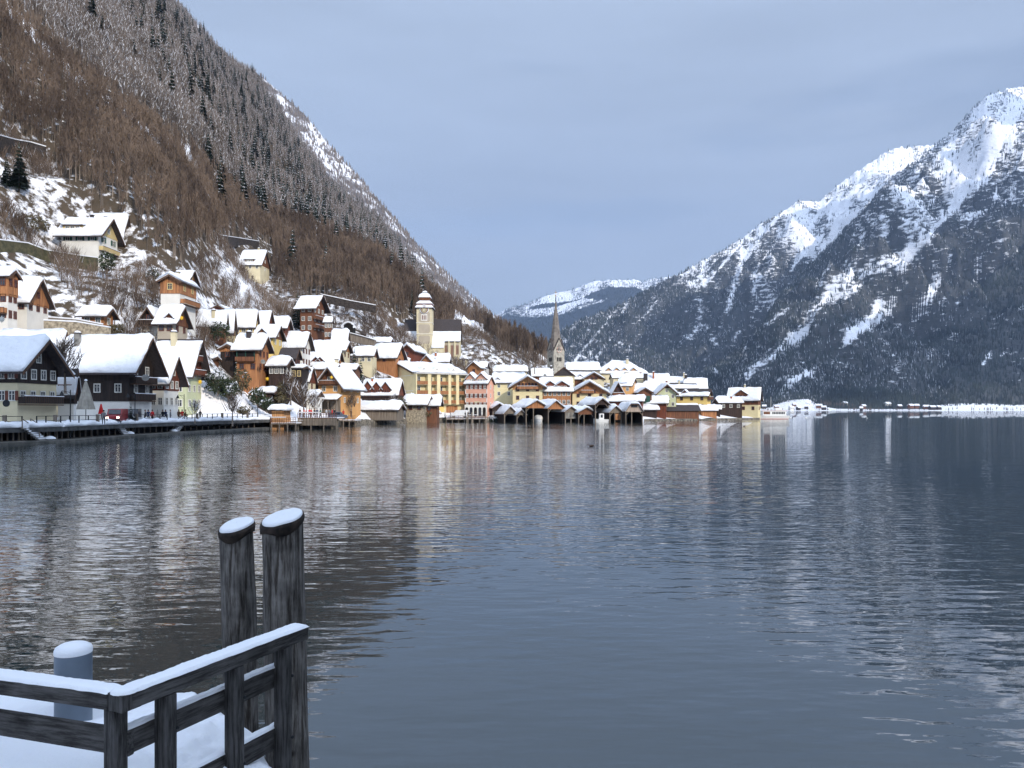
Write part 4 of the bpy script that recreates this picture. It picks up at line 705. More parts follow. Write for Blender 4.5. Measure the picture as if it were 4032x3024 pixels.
        for q in (p0, p1 - .06): m.box(tr(q, .12, z + .1), tr(q + .06, dp - .063, z + .92), wm)
        q = p0 + .05
        while q < p1: m.box(tr(q, dp + .003, z + .1), tr(min(q + .07, p1), dp + .02, z + .9), roofm); q += .42
        bo = m.build('balcony', o); m = MB(); m.box(tr(p0, dp - .13, z + 1.003), tr(p1, dp + .06, z + 1.10), snow); m.build('balcony_snow', bo)
    if ex.get('logg'):
        za, zb_ = [zz(q, c['Y']) - c['zb'] for q in ex['logg']]; m = MB(); m.box((-L + .1, -.16, zb_), (-.7, -.115, za), darkhole)
        for q in (0, .5, 1): m.box((-L + .1 + q * (L - 1.0), -.24, zb_ + .003), (-L + .3 + q * (L - 1.0), -.163, za), shut_g)
        m.box((-L + .05, -.9, zb_ - .15), (-.6, -.104, zb_), w_br); m.box((-L + .05, -.92, zb_ + .003), (-.6, -.86, zb_ + .75), w_br); m.build('veranda', o)
    if ex.get('porch'):
        py, a, b = ex['porch']; z = zz(py, c['Y'] - 2) - c['zb']; x0 = (ax(a) - ax(1343)) * c['Y']; m = MB()
        m.prism([(x0, -3.0, z - 1.0), (0.2, -3.0, z - 1.0), (.2, -.12, z - .1), (x0, -.12, z - .1)], (0, 0, .12), roofm)
        for q in (0, .33, .66, 1): m.box((x0 + .1 + q * (-x0 - .2), -2.9, 0), (x0 + .25 + q * (-x0 - .2), -2.75, z - 1.02), w_gy)
        m.box((x0 + .2, -.20, 0), (-.1, -.06, z - .9), w_gy); po = m.build('porch', o); snow_cap('porch_snow', po, lambda s, t: z - .95 + (t + 3.0) * .31 + .08, x0, .2, -3.0, -.15, .55, lambda s, t, zz_: (s, t, zz_), seed=sd)
    if ex.get('door'): m = MB(); m.box((-L * .92, -.18, 0), (-L * .12, -.105, He * .82), ex['door']); m.build('garage_door', o)
    if ex.get('truss'):
        m = MB(); zt = He + .62 * (Hr - He); hw = (Hr - zt) / k
        m.prism([(-L / 2 - hw, -.14, zt), (-L / 2 + hw, -.14, zt), (-L / 2, -.14, Hr)], (0, .13, 0), w_dk); m.build('gable_truss', o)
    return o
HO = {}
for c in HC: HO[c['lab']] = house(c)
# ------------------------------------------------------------------ hotel, pink townhouse, churches
def relabel(k, lab, cat): o = HO[k]; o['label'] = lab; o['category'] = cat; return o, [c for c in HC if c['lab'] == k][0]
o, c = relabel('HOTEL', 'four-storey yellow hotel with stacked wooden balconies between pale fins and a blank yellow gable', 'hotel')
L, W = c['L'], c['W']; He = c['He']; px2y = lambda p: W * (p - 1627) / 205.0; lev = [9.5, 6.7, 3.9]
for p0, p1 in ((1627, 1631), (1672, 1685), (1707, 1720), (1752, 1763), (1783, 1795), (1826, 1832)):
    m = MB(); m.box((.003, px2y(p0), 3.55), (1.5, px2y(p1), He - .25), pale_y); m.build('fin', o)
for z in lev:
    m = MB(); m.box((.004, .05, z - .16), (1.42, W - .05, z - .003), cream); m.build('slab', o)
    for p0, p1 in ((1632, 1671), (1686, 1706), (1721, 1751), (1764, 1782), (1796, 1825)):
        y0, y1 = px2y(p0), px2y(p1); m = MB(); m.box((1.44, y0 - .1, z - .05), (1.52, y1 + .1, z + 1.0), w_rd if False else w_or)
        q = y0
        while q < y1: m.box((1.523, q, z - .05), (1.54, q + .05, z + .98), w_br); q += .22
        m.build('balcony', o); window(o, .04, y0 + (y1 - y0) * .35, z + 1.25, math.pi / 2, min(1.2, (y1 - y0) * .5), 1.9, frame_w)
m = MB(); m.box((.004, -.02, He - .3), (1.75, W + .1, He + .12), grey_p); m.build('eaves_board', o)
m = MB(); m.box((.02, px2y(1754), .3), (.06, px2y(1800), 3.2), w_or); m.box((.02, px2y(1715), .1), (.05, px2y(1745), 3.3), yellow); m.build('garage_door', o)
for x in (-L * .72, -L * .48): window(o, x, -.03, 9.3, 0, .9, 1.4, frame_w)
m = MB(); m.box((-L, -.03, 7.5), (0, -.001, 7.7), white_p); m.box((-L, -.03, He - .9), (0, -.001, He - .75), white_p); m.build('plaster_band', o)
for p in (1665, 1715, 1780):
    y = px2y(p); k = (c['Hr'] - He) / (L / 2); m = MB(); w_ = 2.2; pts = [(.4, y - w_, He + .4), (.4, y + w_, He + .4), (.4, y, He + 2.0)]; m.prism(pts, (-3.2, 0, .0), snow); m.build('snowy_dormer', o); m = MB(); m.prism([(.42, y - .7, He + 1.0), (.42, y + .7, He + 1.0), (.42, y, He + 1.6)], (.03, 0, 0), grey_p); m.build('dormer_face', o)
o, c = relabel('PINK', 'pink three-storey townhouse with brown shutters, twin curved gables and white arcade', 'townhouse')
L = c['L']; He = c['He']
m = MB(); m.box((-L, -.5, .0), (0, -.003, 3.6), white_p); m.build('arcade', o)
for j in range(5):
    x = -L + (j + .5) * L / 5; m = MB(); n = 10; pts = [(x - .48, -.53, .1), (x + .48, -.53, .1)] + [(x + .48 * math.cos(a * math.pi / n), -.53, 2.3 + .5 * math.sin(a * math.pi / n)) for a in range(n + 1)]; m.prism(pts, (0, .025, 0), glass if j % 2 else darkhole); m.build('arch', o)
for z in (3.7, 6.5, He - .2): m = MB(); m.box((-L - .03, -.06, z), (.03, -.002, z + .16), white_p); m.build('plaster_band', o)
for x in (-L + .1, -.1): m = MB(); m.box((x - .12, -.05, 3.9), (x + .12, -.001, He - .2), white_p); m.build('corner_band', o)
m = MB(); m.box((-L * .58, -.1, 4.1), (-L * .34, -.05, 4.6), cream); m.build('sign_board', o)
def clock(par, x, y, z, r, rz, face=cream, rim=w_rd):
    e = MB(); e.cyl((0, 0, 0), (0, -.08, 0), r, r, face, 24); o_ = e.build('clock', par, (x, y, z), (0, 0, rz)); e = MB()
    n = 24; e.poly([(q * math.cos(2 * math.pi * i / n), -.1, q * math.sin(2 * math.pi * i / n)) for q in (r * .62, r * .78) for i in range(n)], [(i, (i + 1) % n, n + (i + 1) % n, n + i) for i in range(n)], metal_d)
    e.build('hour_ring', o_); e = MB(); e.beam((0, -.12, 0), (r * .45, -.12, -r * .35), .12, .03, metal_d); e.beam((0, -.14, 0), (r * .35, -.14, r * .6), .09, .03, metal_d); e.build('hands', o_)
    e = MB(); n = 24; ri = [( (r + .1) * math.cos(2 * math.pi * i / n), 0, (r + .1) * math.sin(2 * math.pi * i / n)) for i in range(n)]
    for i in range(n): e.beam((ri[i][0], -.05, ri[i][2]), (ri[(i + 1) % n][0], -.05, ri[(i + 1) % n][2]), .12, .12, rim)
    e.build('rim', o_)
o, c = relabel('CHURCH', 'hillside parish church with cream tower, layered snowy helm roof and dark tiled nave', 'church')
lx, ly, lz = c['X'], c['Y'], c['zb']; tx = ax(1673) * 300 - lx; ty = -2.2; hw = 2.95; T0 = zz(1400, 300) - lz - 6; T1 = zz(1216, 300) - lz
m = MB(); m.box((tx - hw, ty, T0), (tx + hw, ty + 2 * hw, T1), cream); tw = m.build('tower', o)
for pa, pb in ((1228, 1268), (1277, 1312), (1321, 1354)):
    z0, z1 = zz(pb, 298) - lz, zz(pa, 298) - lz; m = MB(); w_ = hw - .75; b_ = .5
    pts = [(tx - w_ + b_, ty - .04, z0), (tx + w_ - b_, ty - .04, z0), (tx + w_, ty - .04, z0 + b_), (tx + w_, ty - .04, z1 - b_), (tx + w_ - b_, ty - .04, z1), (tx - w_ + b_, ty - .04, z1), (tx - w_, ty - .04, z1 - b_), (tx - w_, ty - .04, z0 + b_)]; m.prism(pts, (0, .035, 0), beige); m.build('wall_panel', tw)
for p in (1272, 1316): z0 = zz(p, 298) - lz; m = MB(); m.box((tx - hw - .15, ty - .15, z0), (tx + hw + .15, ty + 2 * hw + .15, z0 + .2), white_p); m.build('cornice', tw)
zc = zz(1250, 298) - lz; m = MB(); m.box((tx - 1.15, ty - .09, zc - 1.3), (tx + 1.15, ty - .045, zc + 1.3), white_p); m.build('belfry_surround', tw)
for q in (-.65, 0, .65): m = MB(); m.box((tx + q - .17, ty - .13, zc - .9), (tx + q + .17, ty - .095, zc + .8), w_rd); m.build('belfry_window', tw)
k = .098
def helm(mb_mat, prof, name): m = MB(); m.lathe((tx, ty + hw, 0), [(r * k * 1.414, zz(p, 300) - lz) for r, p in prof], mb_mat, 4, False, True); return m.build(name, o)
helm(tile, [(36, 1217), (36, 1214)], 'eaves'); helm(snow, [(35.5, 1213.9), (35, 1211), (29, 1203)], 'lower_roof_snow')
helm(w_rd, [(29, 1203.2), (31, 1198)], 'lower_roof'); helm(snow, [(31.5, 1197.9), (31, 1195), (22, 1187), (19, 1185)], 'middle_roof_snow')
helm(w_br, [(18, 1186), (19, 1180), (22.5, 1172.5)], 'lantern'); helm(snow, [(23.5, 1172.3), (23.5, 1169), (19, 1160), (12, 1155), (10.5, 1153.3)], 'upper_roof_snow'); helm(tile, [(11.5, 1153.2), (11.5, 1151.6)], 'lantern_ring'); helm(snow, [(11, 1151.5), (9, 1149), (4, 1145), (1, 1143.5)], 'helm_snow'); helm(metal_d, [(.9, 1144), (.6, 1127)], 'finial')
m = MB(); m.cyl((tx, ty - .35, zz(1217.5, 298) - lz), (tx, ty + 2.5, zz(1217.5, 298) - lz), 1.75, 1.75, snow, 24); m.build('clock_hood', o)
m = MB(); m.cyl((tx, ty - .40, zz(1219, 298) - lz), (tx, ty + .5, zz(1219, 298) - lz), 1.45, 1.45, w_br, 24); m.build('clock_arch', o); clock(o, tx, ty - .42, zz(1221.5, 298) - lz, 1.0, 0)
def gothic(par, x, y, z0, z1, w, n=3):
    m = MB(); q = 8; pts = [(x - w / 2, y - .05, z0), (x + w / 2, y - .05, z0)] + [(x + w / 2 - w * a / q, y - .05, z1 + w * .85 * math.sin(math.pi * a / q) ** .8) for a in range(q + 1)]; m.prism(pts, (0, .04, 0), cream if False else beige); wn = m.build('gothic_window', par)
    m = MB(); lw = w / (n * 1.7)
    for j in range(n): xx = x + (j - (n - 1) / 2) * w / n * .9; m.box((xx - lw / 2, y - .09, z0 + .2), (xx + lw / 2, y - .052, z1), w_rd)
    m.build('lancets', wn)
for p, z0p in ((1757, 1412), (1780, 1410), (1801, 1398)): gothic(o, ax(p) * 300 - lx, -.01, zz(z0p, 300) - lz, zz(1360, 300) - lz, 1.15)
for p in (1746, 1768, 1791): x = ax(p) * 300 - lx; m = MB(); m.box((x - .25, -.5, -3), (x + .25, -.002, zz(1343, 300) - lz), cream); m.build('buttress', o)
m = MB(); x0, x1 = ax(1704) * 300 - lx, ax(1749) * 300 - lx; zt = zz(1371, 300) - lz
m.box((x0, -2.4, -4), (x1, -.003, zt), cream); sa = m.build('side_aisle', o); m = MB(); m.prism([(x0 - .2, -2.8, zt - .1), (x0 - .2, -.1, zz(1337, 300) - lz), (x0 - .2, -.1, zz(1337, 300) - lz + .5), (x0 - .2, -2.8, zt + .35)], (x1 - x0 + .4, 0, 0), snow); m.build('aisle_roof_snow', sa)
o, c = relabel('LUTHER', 'lakeside church with pale stone tower, two clock faces and very slender grey spire', 'church')
lx, ly, lz = c['X'], c['Y'], c['zb']; r = math.radians(-62); s = 4.9; cx0, cy0 = ax(2180) * 300 - lx, 300 - ly; u = Vector((math.cos(r), math.sin(r), 0)); v = Vector((-math.sin(r), math.cos(r), 0)); cc = Vector((cx0, cy0, 0)) - u * s / 2 + v * s / 2
te = link('tower', None, o) if False else None
def tl(a, b, z): q = cc + u * a + v * b; return (q.x, q.y, z)
h = s / 2; zb_, ze_, za_2, zt_ = zz(1520, 300) - lz, zz(1380, 300) - lz, zz(1333, 300) - lz, zz(1163, 300) - lz
m = MB(); m.prism([tl(-h, -h, zb_), tl(h, -h, zb_), tl(h, h, zb_), tl(-h, h, zb_)], (0, 0, ze_ - zb_), stone_g); tw = m.build('tower', o)
for a0, b0, a1, b1 in ((-h, -h, h, -h), (h, -h, h, h), (h, h, -h, h), (-h, h, -h, -h)):
    nx, ny = (b1 - b0), -(a1 - a0); ln = math.hypot(nx, ny); nx /= ln; ny /= ln; m = MB(); e = Vector(tl(nx, ny, 0)) - Vector(tl(0, 0, 0)); pts = [Vector(tl(a0, b0, ze_ + .003)), Vector(tl(a1, b1, ze_ + .003)), Vector(tl((a0 + a1) / 2, (b0 + b1) / 2, za_2))]
    m.prism([p - e * .6 for p in pts], e * .6, stone_g); m.build('gable', tw)
    m = MB()
    for P0 in (pts[0], pts[1]): m.prism([P0 + Vector((0, 0, 0)) + e * .25, pts[2] + e * .25 + Vector((0, 0, .1)), pts[2] - e * 2.1 + Vector((0, 0, .1)), P0 - e * .1], (0, 0, .22), tile)
    m.build('gable_roof', tw)
spire_m = plain('spire_slate', (.20, .175, .15), .8, c2=(.12, .10, .09), scale=.8)
m = MB(); m.lathe((cc.x, cc.y, 0), [(3.1, ze_ + .2), (2.15, za_2 - .6), (1.95, za_2 + .8), (1.0, ze_ + (zt_ - ze_) * .62), (.18, zt_ - 1.6)], spire_m, 8, False, True); m.build('spire', o)
gold = plain('gilded_metal', (.6, .35, .05), .35, metal=.8); m = MB(); m.cyl((cc.x, cc.y, zt_ - 1.8), (cc.x, cc.y, zt_), .22, .16, metal_d, 8); m.lathe((cc.x, cc.y, zt_), [(.05, 0), (.35, .3), (.05, .6)], gold, 8); m.box((cc.x - .06, cc.y - .06, zt_ + .5), (cc.x + .06, cc.y + .06, zt_ + 2.4), gold); m.box((cc.x - .5, cc.y - .05, zt_ + 1.5), (cc.x + .5, cc.y + .05, zt_ + 1.62), gold); m.build('cross', o)
q = cc + v * 0 + u * (h + .1); clock(o, q.x, q.y, zz(1376, 300) - lz, .95, r + math.pi / 2, white_p, pink); q = cc - v * (h + .1); clock(o, q.x, q.y, zz(1376, 300) - lz, .8, r, white_p, metal_d)
for (du, dv_, rz, wsp) in ((h + .04, 0, r + math.pi / 2, 1.0), (0, -h - .04, r, .8)):
    for j in (-1, 0, 1):
        q = cc + u * du + v * dv_ + (v if du else u) * j * .78; m = MB(); n = 8; w_ = .26; z0, z1 = -.9, .45; pts = [(-w_, -.03, z0), (w_, -.03, z0)] + [(w_ * math.cos(a * math.pi / n), -.03, z1 + w_ * math.sin(a * math.pi / n)) for a in range(n + 1)]; m.prism(pts, (0, .05, 0), darkhole); m.build('belfry_window', tw, (q.x, q.y, zz(1413, 300) - lz), (0, 0, rz))
# ------------------------------------------------------------------ boathouses on the water
def boathouse(label, pl, pr, eave, apex, d, wallm, opens, open_py, deep=9, rr=20, th=.65, n='boathouse', mans=False, oh=.5, apx=None):
    r = math.radians(rr); w = (pr - pl) / F * d / math.cos(r); mid = (pl + pr) / 2; o = empty(n, (ax(mid) * d, d, 0), r); tag(o, label, n, 'boathouses standing in the lake in front of the village')
    he, ha, ho = zz(eave, d), zz(apex, d) - th * .6, zz(open_py, d); k = (ha - he) / (w / 2)
    m = MB(); m.box((-w / 2, 0.2, -.4), (-w / 2 + .12, deep, he), w_bl); m.box((w / 2 - .12, .2, -.4), (w / 2, deep, he), w_bl); m.box((-w / 2, deep, -.4), (w / 2, deep + .12, he), w_bl); m.build('side_walls', o)
    m = MB()
    if mans: tf = .52; pts = [(-w / 2, 0, ho), (w / 2, 0, ho), (w / 2, 0, he), (w / 2 * tf, 0, ha), (-w / 2 * tf, 0, ha), (-w / 2, 0, he)]
    else: pts = [(-w / 2, 0, ho), (w / 2, 0, ho), (w / 2, 0, he), (0, 0, ha), (-w / 2, 0, he)]
    m.prism(pts, (0, .15, 0), wallm); g = m.build('gable_front', o)
    if mans: window(g, .0, -.03, (ha + ho) / 2 + .9, 0, 1.7, 1.1, tile)
    xs = [-w / 2 + .12] + [-w / 2 + w * q for q in opens] + [w / 2 - .12]
    for x in xs: m = MB(); m.box((x - .12, -.05, -.5), (x + .12, .17, ho + (.0 if True else 0)), w_gy); m.build('post', o)
    for x, sg in ((xs[0], 1), (xs[-1], -1)): m = MB(); m.beam((x, -.02, ho - 1.0), (x + sg * .9, -.02, ho + .05), .14, .14, w_gy); m.build('brace', o)
    m = MB(); s0, s1 = -.6, deep + .4
    def rf(s, t):
        if mans: return np.minimum(ha + 0 * t + .1, he + (w / 2 + .0 - np.abs(t)) * (ha - he) / (w / 2 * .48)) + .12
        return he + k * (w / 2 - np.abs(t)) + .15
    tt = [-w / 2 - oh, 0, w / 2 + oh] if not mans else [-w / 2 - oh * .3, -w / 2 * .52, w / 2 * .52, w / 2 + oh * .3]
    for a, b in zip(tt[:-1], tt[1:]):
        za, zb2 = float(rf(0, np.array(a))), float(rf(0, np.array(b))); m.prism([(a, s0, za - .16), (b, s0, zb2 - .16), (b, s0, zb2), (a, s0, za)], (0, s1 - s0, 0), roofm if wallm is not w_lt else w_lt)
    ro = m.build('roof', o); _seed[0] += 1; snow_cap('roof_snow', ro, rf, s0 + .03, s1, tt[0] + .05, tt[-1] - .05, th, lambda s, t, z: (t, s, z), seed=_seed[0]); return o, w
boathouse('leftmost boathouse, half hidden, with pale bare barge board', 1940, 1990, 1606, 1586, 236, w_dk, [], 1618)
boathouse('boathouse with weathered grey gable and open bay, second from the left end of the row', 1985, 2032, 1627, 1598, 230, w_gy, [], 1629)
boathouse('narrowest little boathouse squeezed beside the wide orange one', 2034, 2068, 1632, 1612, 230, w_gy, [], 1634)
A1, _w = boathouse('widest boathouse with orange plank gable sheltering a white covered boat', 2070, 2156, 1604, 1574, 230, w_or, [.35], 1607, deep=12)
boathouse('boathouse with steep orange plank gable right of the widest one', 2157, 2220, 1606, 1575, 230, w_or, [], 1611, deep=11)
b, w = boathouse('boathouse with grey board gable and closed grating door', 2224, 2272, 1620, 1598, 230, w_gy, [.5], 1624)
m = MB(); m.box((-w / 2 + .3, .05, 1.0), (w / 2 - .3, .12, zz(1624, 230)), concrete)
for q in range(7): x = -w / 2 + .3 + q * (w - .6) / 6; m.box((x - .03, .01, 1.0), (x + .03, .045, zz(1624, 230)), w_gy)
m.build('grating_door', b)
boathouse('boathouse with low brown gable and three small openings', 2276, 2341, 1624, 1602, 230, w_br, [.36], 1632)
A2, _w = boathouse('tall black boathouse with a white cabin boat inside', 2342, 2398, 1592, 1566, 230, w_dk, [], 1594, deep=11)
b, w = boathouse('boathouse with grey gable and light orange door on its right half', 2399, 2448, 1622, 1596, 230, w_gy, [.45], 1626)
m = MB(); m.box((0, .05, .6), (w / 2 - .25, .12, zz(1629, 230)), w_or); m.build('plank_door', b)
boathouse('mansard boathouse with pale plank front, two arched bays and a window', 2462, 2532, 1620, 1588, 228, plain('pale_planks', (.42, .34, .28), .8, c2=(.28, .22, .18), stretch=(6, 6, .3)), [.36], 1622, deep=10, mans=True, rr=8)
# ------------------------------------------------------------------ boats
def hull(m, L, B, z0, z1, mat, sheer=.25, bow=.35, flat=0):
    n = 14; V = []
    for i in range(n + 1):
        t = i / n; x = -L / 2 + L * t; b = B / 2 * (1 - max(0, (t - (1 - bow)) / bow) ** 2) * (1 - .15 * (1 - t) ** 2); s = sheer * max(0, t - .5) ** 2 * 4
        V += [(x, -b, z1 + s), (x, -b * .72, z0), (x, b * .72, z0), (x, b, z1 + s)]
    Fc = [(i * 4 + j, i * 4 + (j + 1) % 4, i * 4 + 4 + (j + 1) % 4, i * 4 + 4 + j) for i in range(n) for j in range(4)] + [(0, 1, 2, 3), tuple(n * 4 + q for q in (3, 2, 1, 0))]
    m.poly(V, Fc, mat)
gel = plain('white_boat_paint', (.75, .75, .74), .35, .03, spec=.5)
w0 = Vector(A1.location) + Vector((1.15, 1.0, 0)); e = empty('covered_boat', w0, math.radians(20)); tag(e, 'white boat under a white tarpaulin in the right bay of the widest boathouse', 'boat')
m = MB(); hull(m, 5.5, 2.6, -.2, .75, gel); b = m.build('hull', e, None, (0, 0, -math.pi / 2)); b.location = (0, 2.2, 0)
m = MB(); m.lathe((0, 0, .76), [(1.55, 0), (1.5, .55), (1.15, 1.05), (.5, 1.3), (.02, 1.35)], plain('tarpaulin', (.66, .63, .58), .8), 10); b = m.build('tarpaulin', e, (0, 1.6, 0)); b.scale = (.85, 1.35, 1)
w0 = Vector(A2.location) + Vector((-.2, .2, 0)); e = empty('cabin_boat', w0, math.radians(100)); tag(e, 'small white cabin boat poking out of the tall black boathouse', 'boat')
m = MB(); hull(m, 4.6, 2.2, -.2, .8, gel); m.build('hull', e, None, (0, 0, math.pi / 2)); m = MB(); m.box((-.6, -.7, .8), (.7, .7, 2.5), gel); m.build('cabin', e); m = MB(); m.box((-.25, .705, 1.3), (.25, .73, 2.2), glass); m.box((-.73, -.3, 1.3), (-.605, .3, 2.2), glass); m.build('cabin_window', e)
# ferry
d = 296; e = empty('passenger_ferry', (ax(3038) * d, d, 0), math.radians(2)); tag(e, 'white passenger ferry with red waterline moored at the village tip', 'ferry')
Lf = 132 / F * d; m = MB(); hull(m, Lf, 3.6, .12, 1.35, gel, .35, .3); m.build('hull', e, (0, 0, 0), (0, 0, math.pi)); m = MB(); hull(m, Lf * .93, 3.3, -.3, .11, plain('red_paint', (.5, .05, .03), .5), 0, .3); m.build('waterline', e, (0, 0, 0), (0, 0, math.pi))
m = MB(); m.box((-Lf * .30, -1.5, 1.35), (Lf * .40, 1.5, 3.1), gel); cb = m.build('cabin', e); m = MB(); m.box((-Lf * .34, -1.65, 3.103), (Lf * .46, 1.65, 3.28), gel); m.box((-Lf * .34, -1.67, 3.14), (Lf * .46, -1.652, 3.22), plain('red_paint', (.5, .05, .03))); m.build('deck_roof', cb)
for q in range(8): x = -Lf * .02 + q * .62; m = MB(); m.box((x, -1.53, 1.9), (x + .45, -1.503, 2.75), glass); m.build('window', cb)
m = MB(); m.box((-Lf * .28, -1.53, 1.85), (-Lf * .09, -1.503, 2.8), w_br); m.build('door', cb)
m = MB(); 
for q in range(11): x = -Lf * .33 + q * Lf * .075; m.beam((x, -1.6, 3.28), (x, -1.6, 4.15), .05, .05, gel)
for z in (3.7, 4.15): m.beam((-Lf * .33, -1.6, z), (Lf * .42, -1.6, z), .05, .05, gel)
m.build('railing', e); m = MB(); m.cyl((-Lf * .02, 0, 3.28), (-Lf * .02, 0, 8.6), .07, .05, gel, 6); m.build('mast', e); m = MB(); m.box((Lf * .1, -.8, 3.283), (Lf * .3, .8, 4.3), gel); m.build('wheelhouse', e)
m = MB(); m.cyl((Lf * .47, 0, 1.3), (Lf * .47, 0, 2.2), .06, .05, metal_d, 6); m.build('stern_post', e)
# ------------------------------------------------------------------ quay on the left
SHELF = [(-250, 74), (0, 80.5), (150, 84), (300, 88.8), (500, 101.5), (700, 115), (900, 131.2), (1062, 146)]
def edge(px, back=0.0):                          # point on the quay line, 'back' metres towards land
    d = float(interp(px, SHELF)); d2 = float(interp(px + 20, SHELF)); x, y = ax(px) * d, d; tx, ty = ax(px + 20) * d2 - x, d2 - y; l = math.hypot(tx, ty); return Vector((x - ty / l * back, y + tx / l * back, 0)), Vector((tx / l, ty / l, 0))
def strip(name, prof, mat, px0=-250, px1=1060, step=15, kind='structure', nz_=0.0, smooth=False, **kw):
    pxs = list(range(px0, px1, step)) + [px1]; V = []
    for i, p in enumerate(pxs):
        for b, z in prof:
            q, _t = edge(p, b); V.append((q.x, q.y, z + (nz_ * (vn(q.y * .9, b * 1.3, 4) - .5) if z > 1.8 else 0)))
    n = len(prof); Fc = [(i * n + j, i * n + (j + 1) % n, (i + 1) * n + (j + 1) % n, (i + 1) * n + j) for i in range(len(pxs) - 1) for j in range(n)]
    m = MB(); m.poly(V, Fc, mat, smooth); o = m.build(name); return tag(o, kind=kind, **kw)
strip('quay_shelf', [(0, -1), (0, .28), (1.3, .36), (3.3, .36), (3.3, -1)], plain('wet_stone', (.14, .13, .115), .6, c2=(.05, .05, .045), scale=1.2, bump=.03))
strip('quay_deck', [(1.2, 1.28), (1.2, 1.78), (9, 1.82), (9, 1.28)], plain('dark_concrete', (.10, .10, .10), .9, c2=(.045, .045, .045), scale=1))
def bank(name, px0, px1, z1, back, mat):
    V = []; pxs = np.arange(px0, px1 + 1, 8)
    for p in pxs:
        d = float(interp(p, SHORE)); 
        for b, z in ((-1.2, -1), (-1.0 + .5 * float(vn(p / 7, 1, 3)), .35), (-.5, z1 * (.75 + .5 * float(vn(p / 11, 2, 3)))), (back, z1 + .1), (back, -1)): V.append((ax(p) * (d + b), d + b, z))
    n = 5; m = MB(); m.poly(V, [(i * n + j, i * n + (j + 1) % n, (i + 1) * n + (j + 1) % n, (i + 1) * n + j) for i in range(len(pxs) - 1) for j in range(n)], mat); tag(m.build(name), kind='structure')
bankm = plain('shore_stones', (.20, .175, .14), .9, c2=(.05, .045, .04), scale=1.6, bump=.08)
bank('stone_bank', 1062, 1930, 1.25, 2.5, bankm); bank('stone_bank', 2536, 2998, .55, 2.0, bankm)
strip('quay_recess_shade', [(3.2, -.5), (3.2, 1.27), (3.8, 1.27), (3.8, -.5)], darkhole)  # near-black face puts the shade of the recess under the deck into the colour
strip('quay_snow', [(1.15, 1.786), (1.1, 2.1), (1.5, 2.38), (2.4, 2.42), (3.4, 2.3), (4.2, 1.95), (4.6, 1.79)], snow, nz_=.5, smooth=True, step=6)
strip('quay_path', [(4.4, 1.80), (4.5, 1.90), (9.4, 1.95), (9.4, 1.80)], plain('trodden_snow', (.55, .56, .60), .8, .2, 1.2, bump=.05), nz_=.06, step=10)
m = MB()
for p in range(-60, 1050, 22):
    q, t = edge(p, 2.0); m = MB(); m.box((q.x - .07, q.y - .07, .2), (q.x + .07, q.y + .07, 1.275), w_gy); tag(m.build('quay_support'), 'grey concrete prop carrying the quay deck above the stone shelf', 'support post', 'props under the quay deck')
def railing(label, px0, px1, thick=5):
    q0, t = edge(px0, 1.6); e = empty('quay_railing', (q0.x, q0.y, 1.8)); tag(e, label, 'railing'); p = px0; i = 0; pts = []
    n = max(2, int((edge(px1, 1.6)[0] - q0).length / 1.7))
    for i in range(n + 1):
        q, _ = edge(px0 + (px1 - px0) * i / n, 1.6); l = q - q0; pts.append(l); w = .16 if i % thick == 2 else .05; m = MB(); m.box((l.x - w, l.y - w, .1), (l.x + w, l.y + w, 1.35 if w > .1 else 1.25), w_gy if w > .1 else metal_d); m.build('post', e)
    for z in (1.22, .70): m = MB(); [m.beam(a + Vector((0, 0, z)), b + Vector((0, 0, z)), .05, .06, metal_d) for a, b in zip(pts[:-1], pts[1:])]; m.build('rail', e)
railing('dark metal quay railing in front of the black timber chalet', -80, 120); railing('dark metal quay railing between the stair with planter and the red van', 190, 470)
railing('dark metal quay railing in front of the pale green house', 525, 700); railing('dark metal quay railing under the evergreen garden bank', 775, 1045)
def stair(label, px, s=1):
    q, t = edge(px, 1.6); e = empty('quay_stair', (q.x, q.y, 0)); tag(e, label, 'stair'); m = MB()
    for i in range(7): a = t * (i * .30 * s); z = 1.75 - i * .21; m.box((a.x - .2, a.y - .9 - .4, z - .12), (a.x + .2, a.y + .5 - .4, z), concrete)
    m.build('steps', e); m = MB()
    for i in range(7): a = t * (i * .30 * s); z = 1.75 - i * .21; m.box((a.x - .18, a.y - .88 - .4, z + .003), (a.x + .18, a.y + .45 - .4, z + .16), snow)
    m.build('step_snow', e)
    for dy in (-1.35, 0.1): a = t * (2.2 * s); m = MB(); m.beam((0, dy, 2.75), (a.x, a.y + dy, 1.45), .07, .07, w_gy); m.beam((0, dy, 1.7), (0, dy, 2.75), .08, .08, w_gy); m.beam((a.x, a.y + dy, .35), (a.x, a.y + dy, 1.45), .08, .08, w_gy); m.build('handrail', e)
    a = t * (2.9 * s); m = MB(); m.box((a.x - .5, a.y - 1.0, .2), (a.x + .5, a.y + .1, .45), concrete); m.build('landing', e); m = MB(); m.lathe((a.x, a.y - .45, .453), [(.65, 0), (.6, .15), (.3, .3), (.02, .35)], snow, 8); m.build('landing_snow', e)
stair('snow-filled stair to the lake in front of the black timber chalet', 165); stair('snow-filled stair to the lake below the dark van and small firs', 520); stair('snow-filled stair to the lake with pale handrail in front of the pale green house', 765, -1)
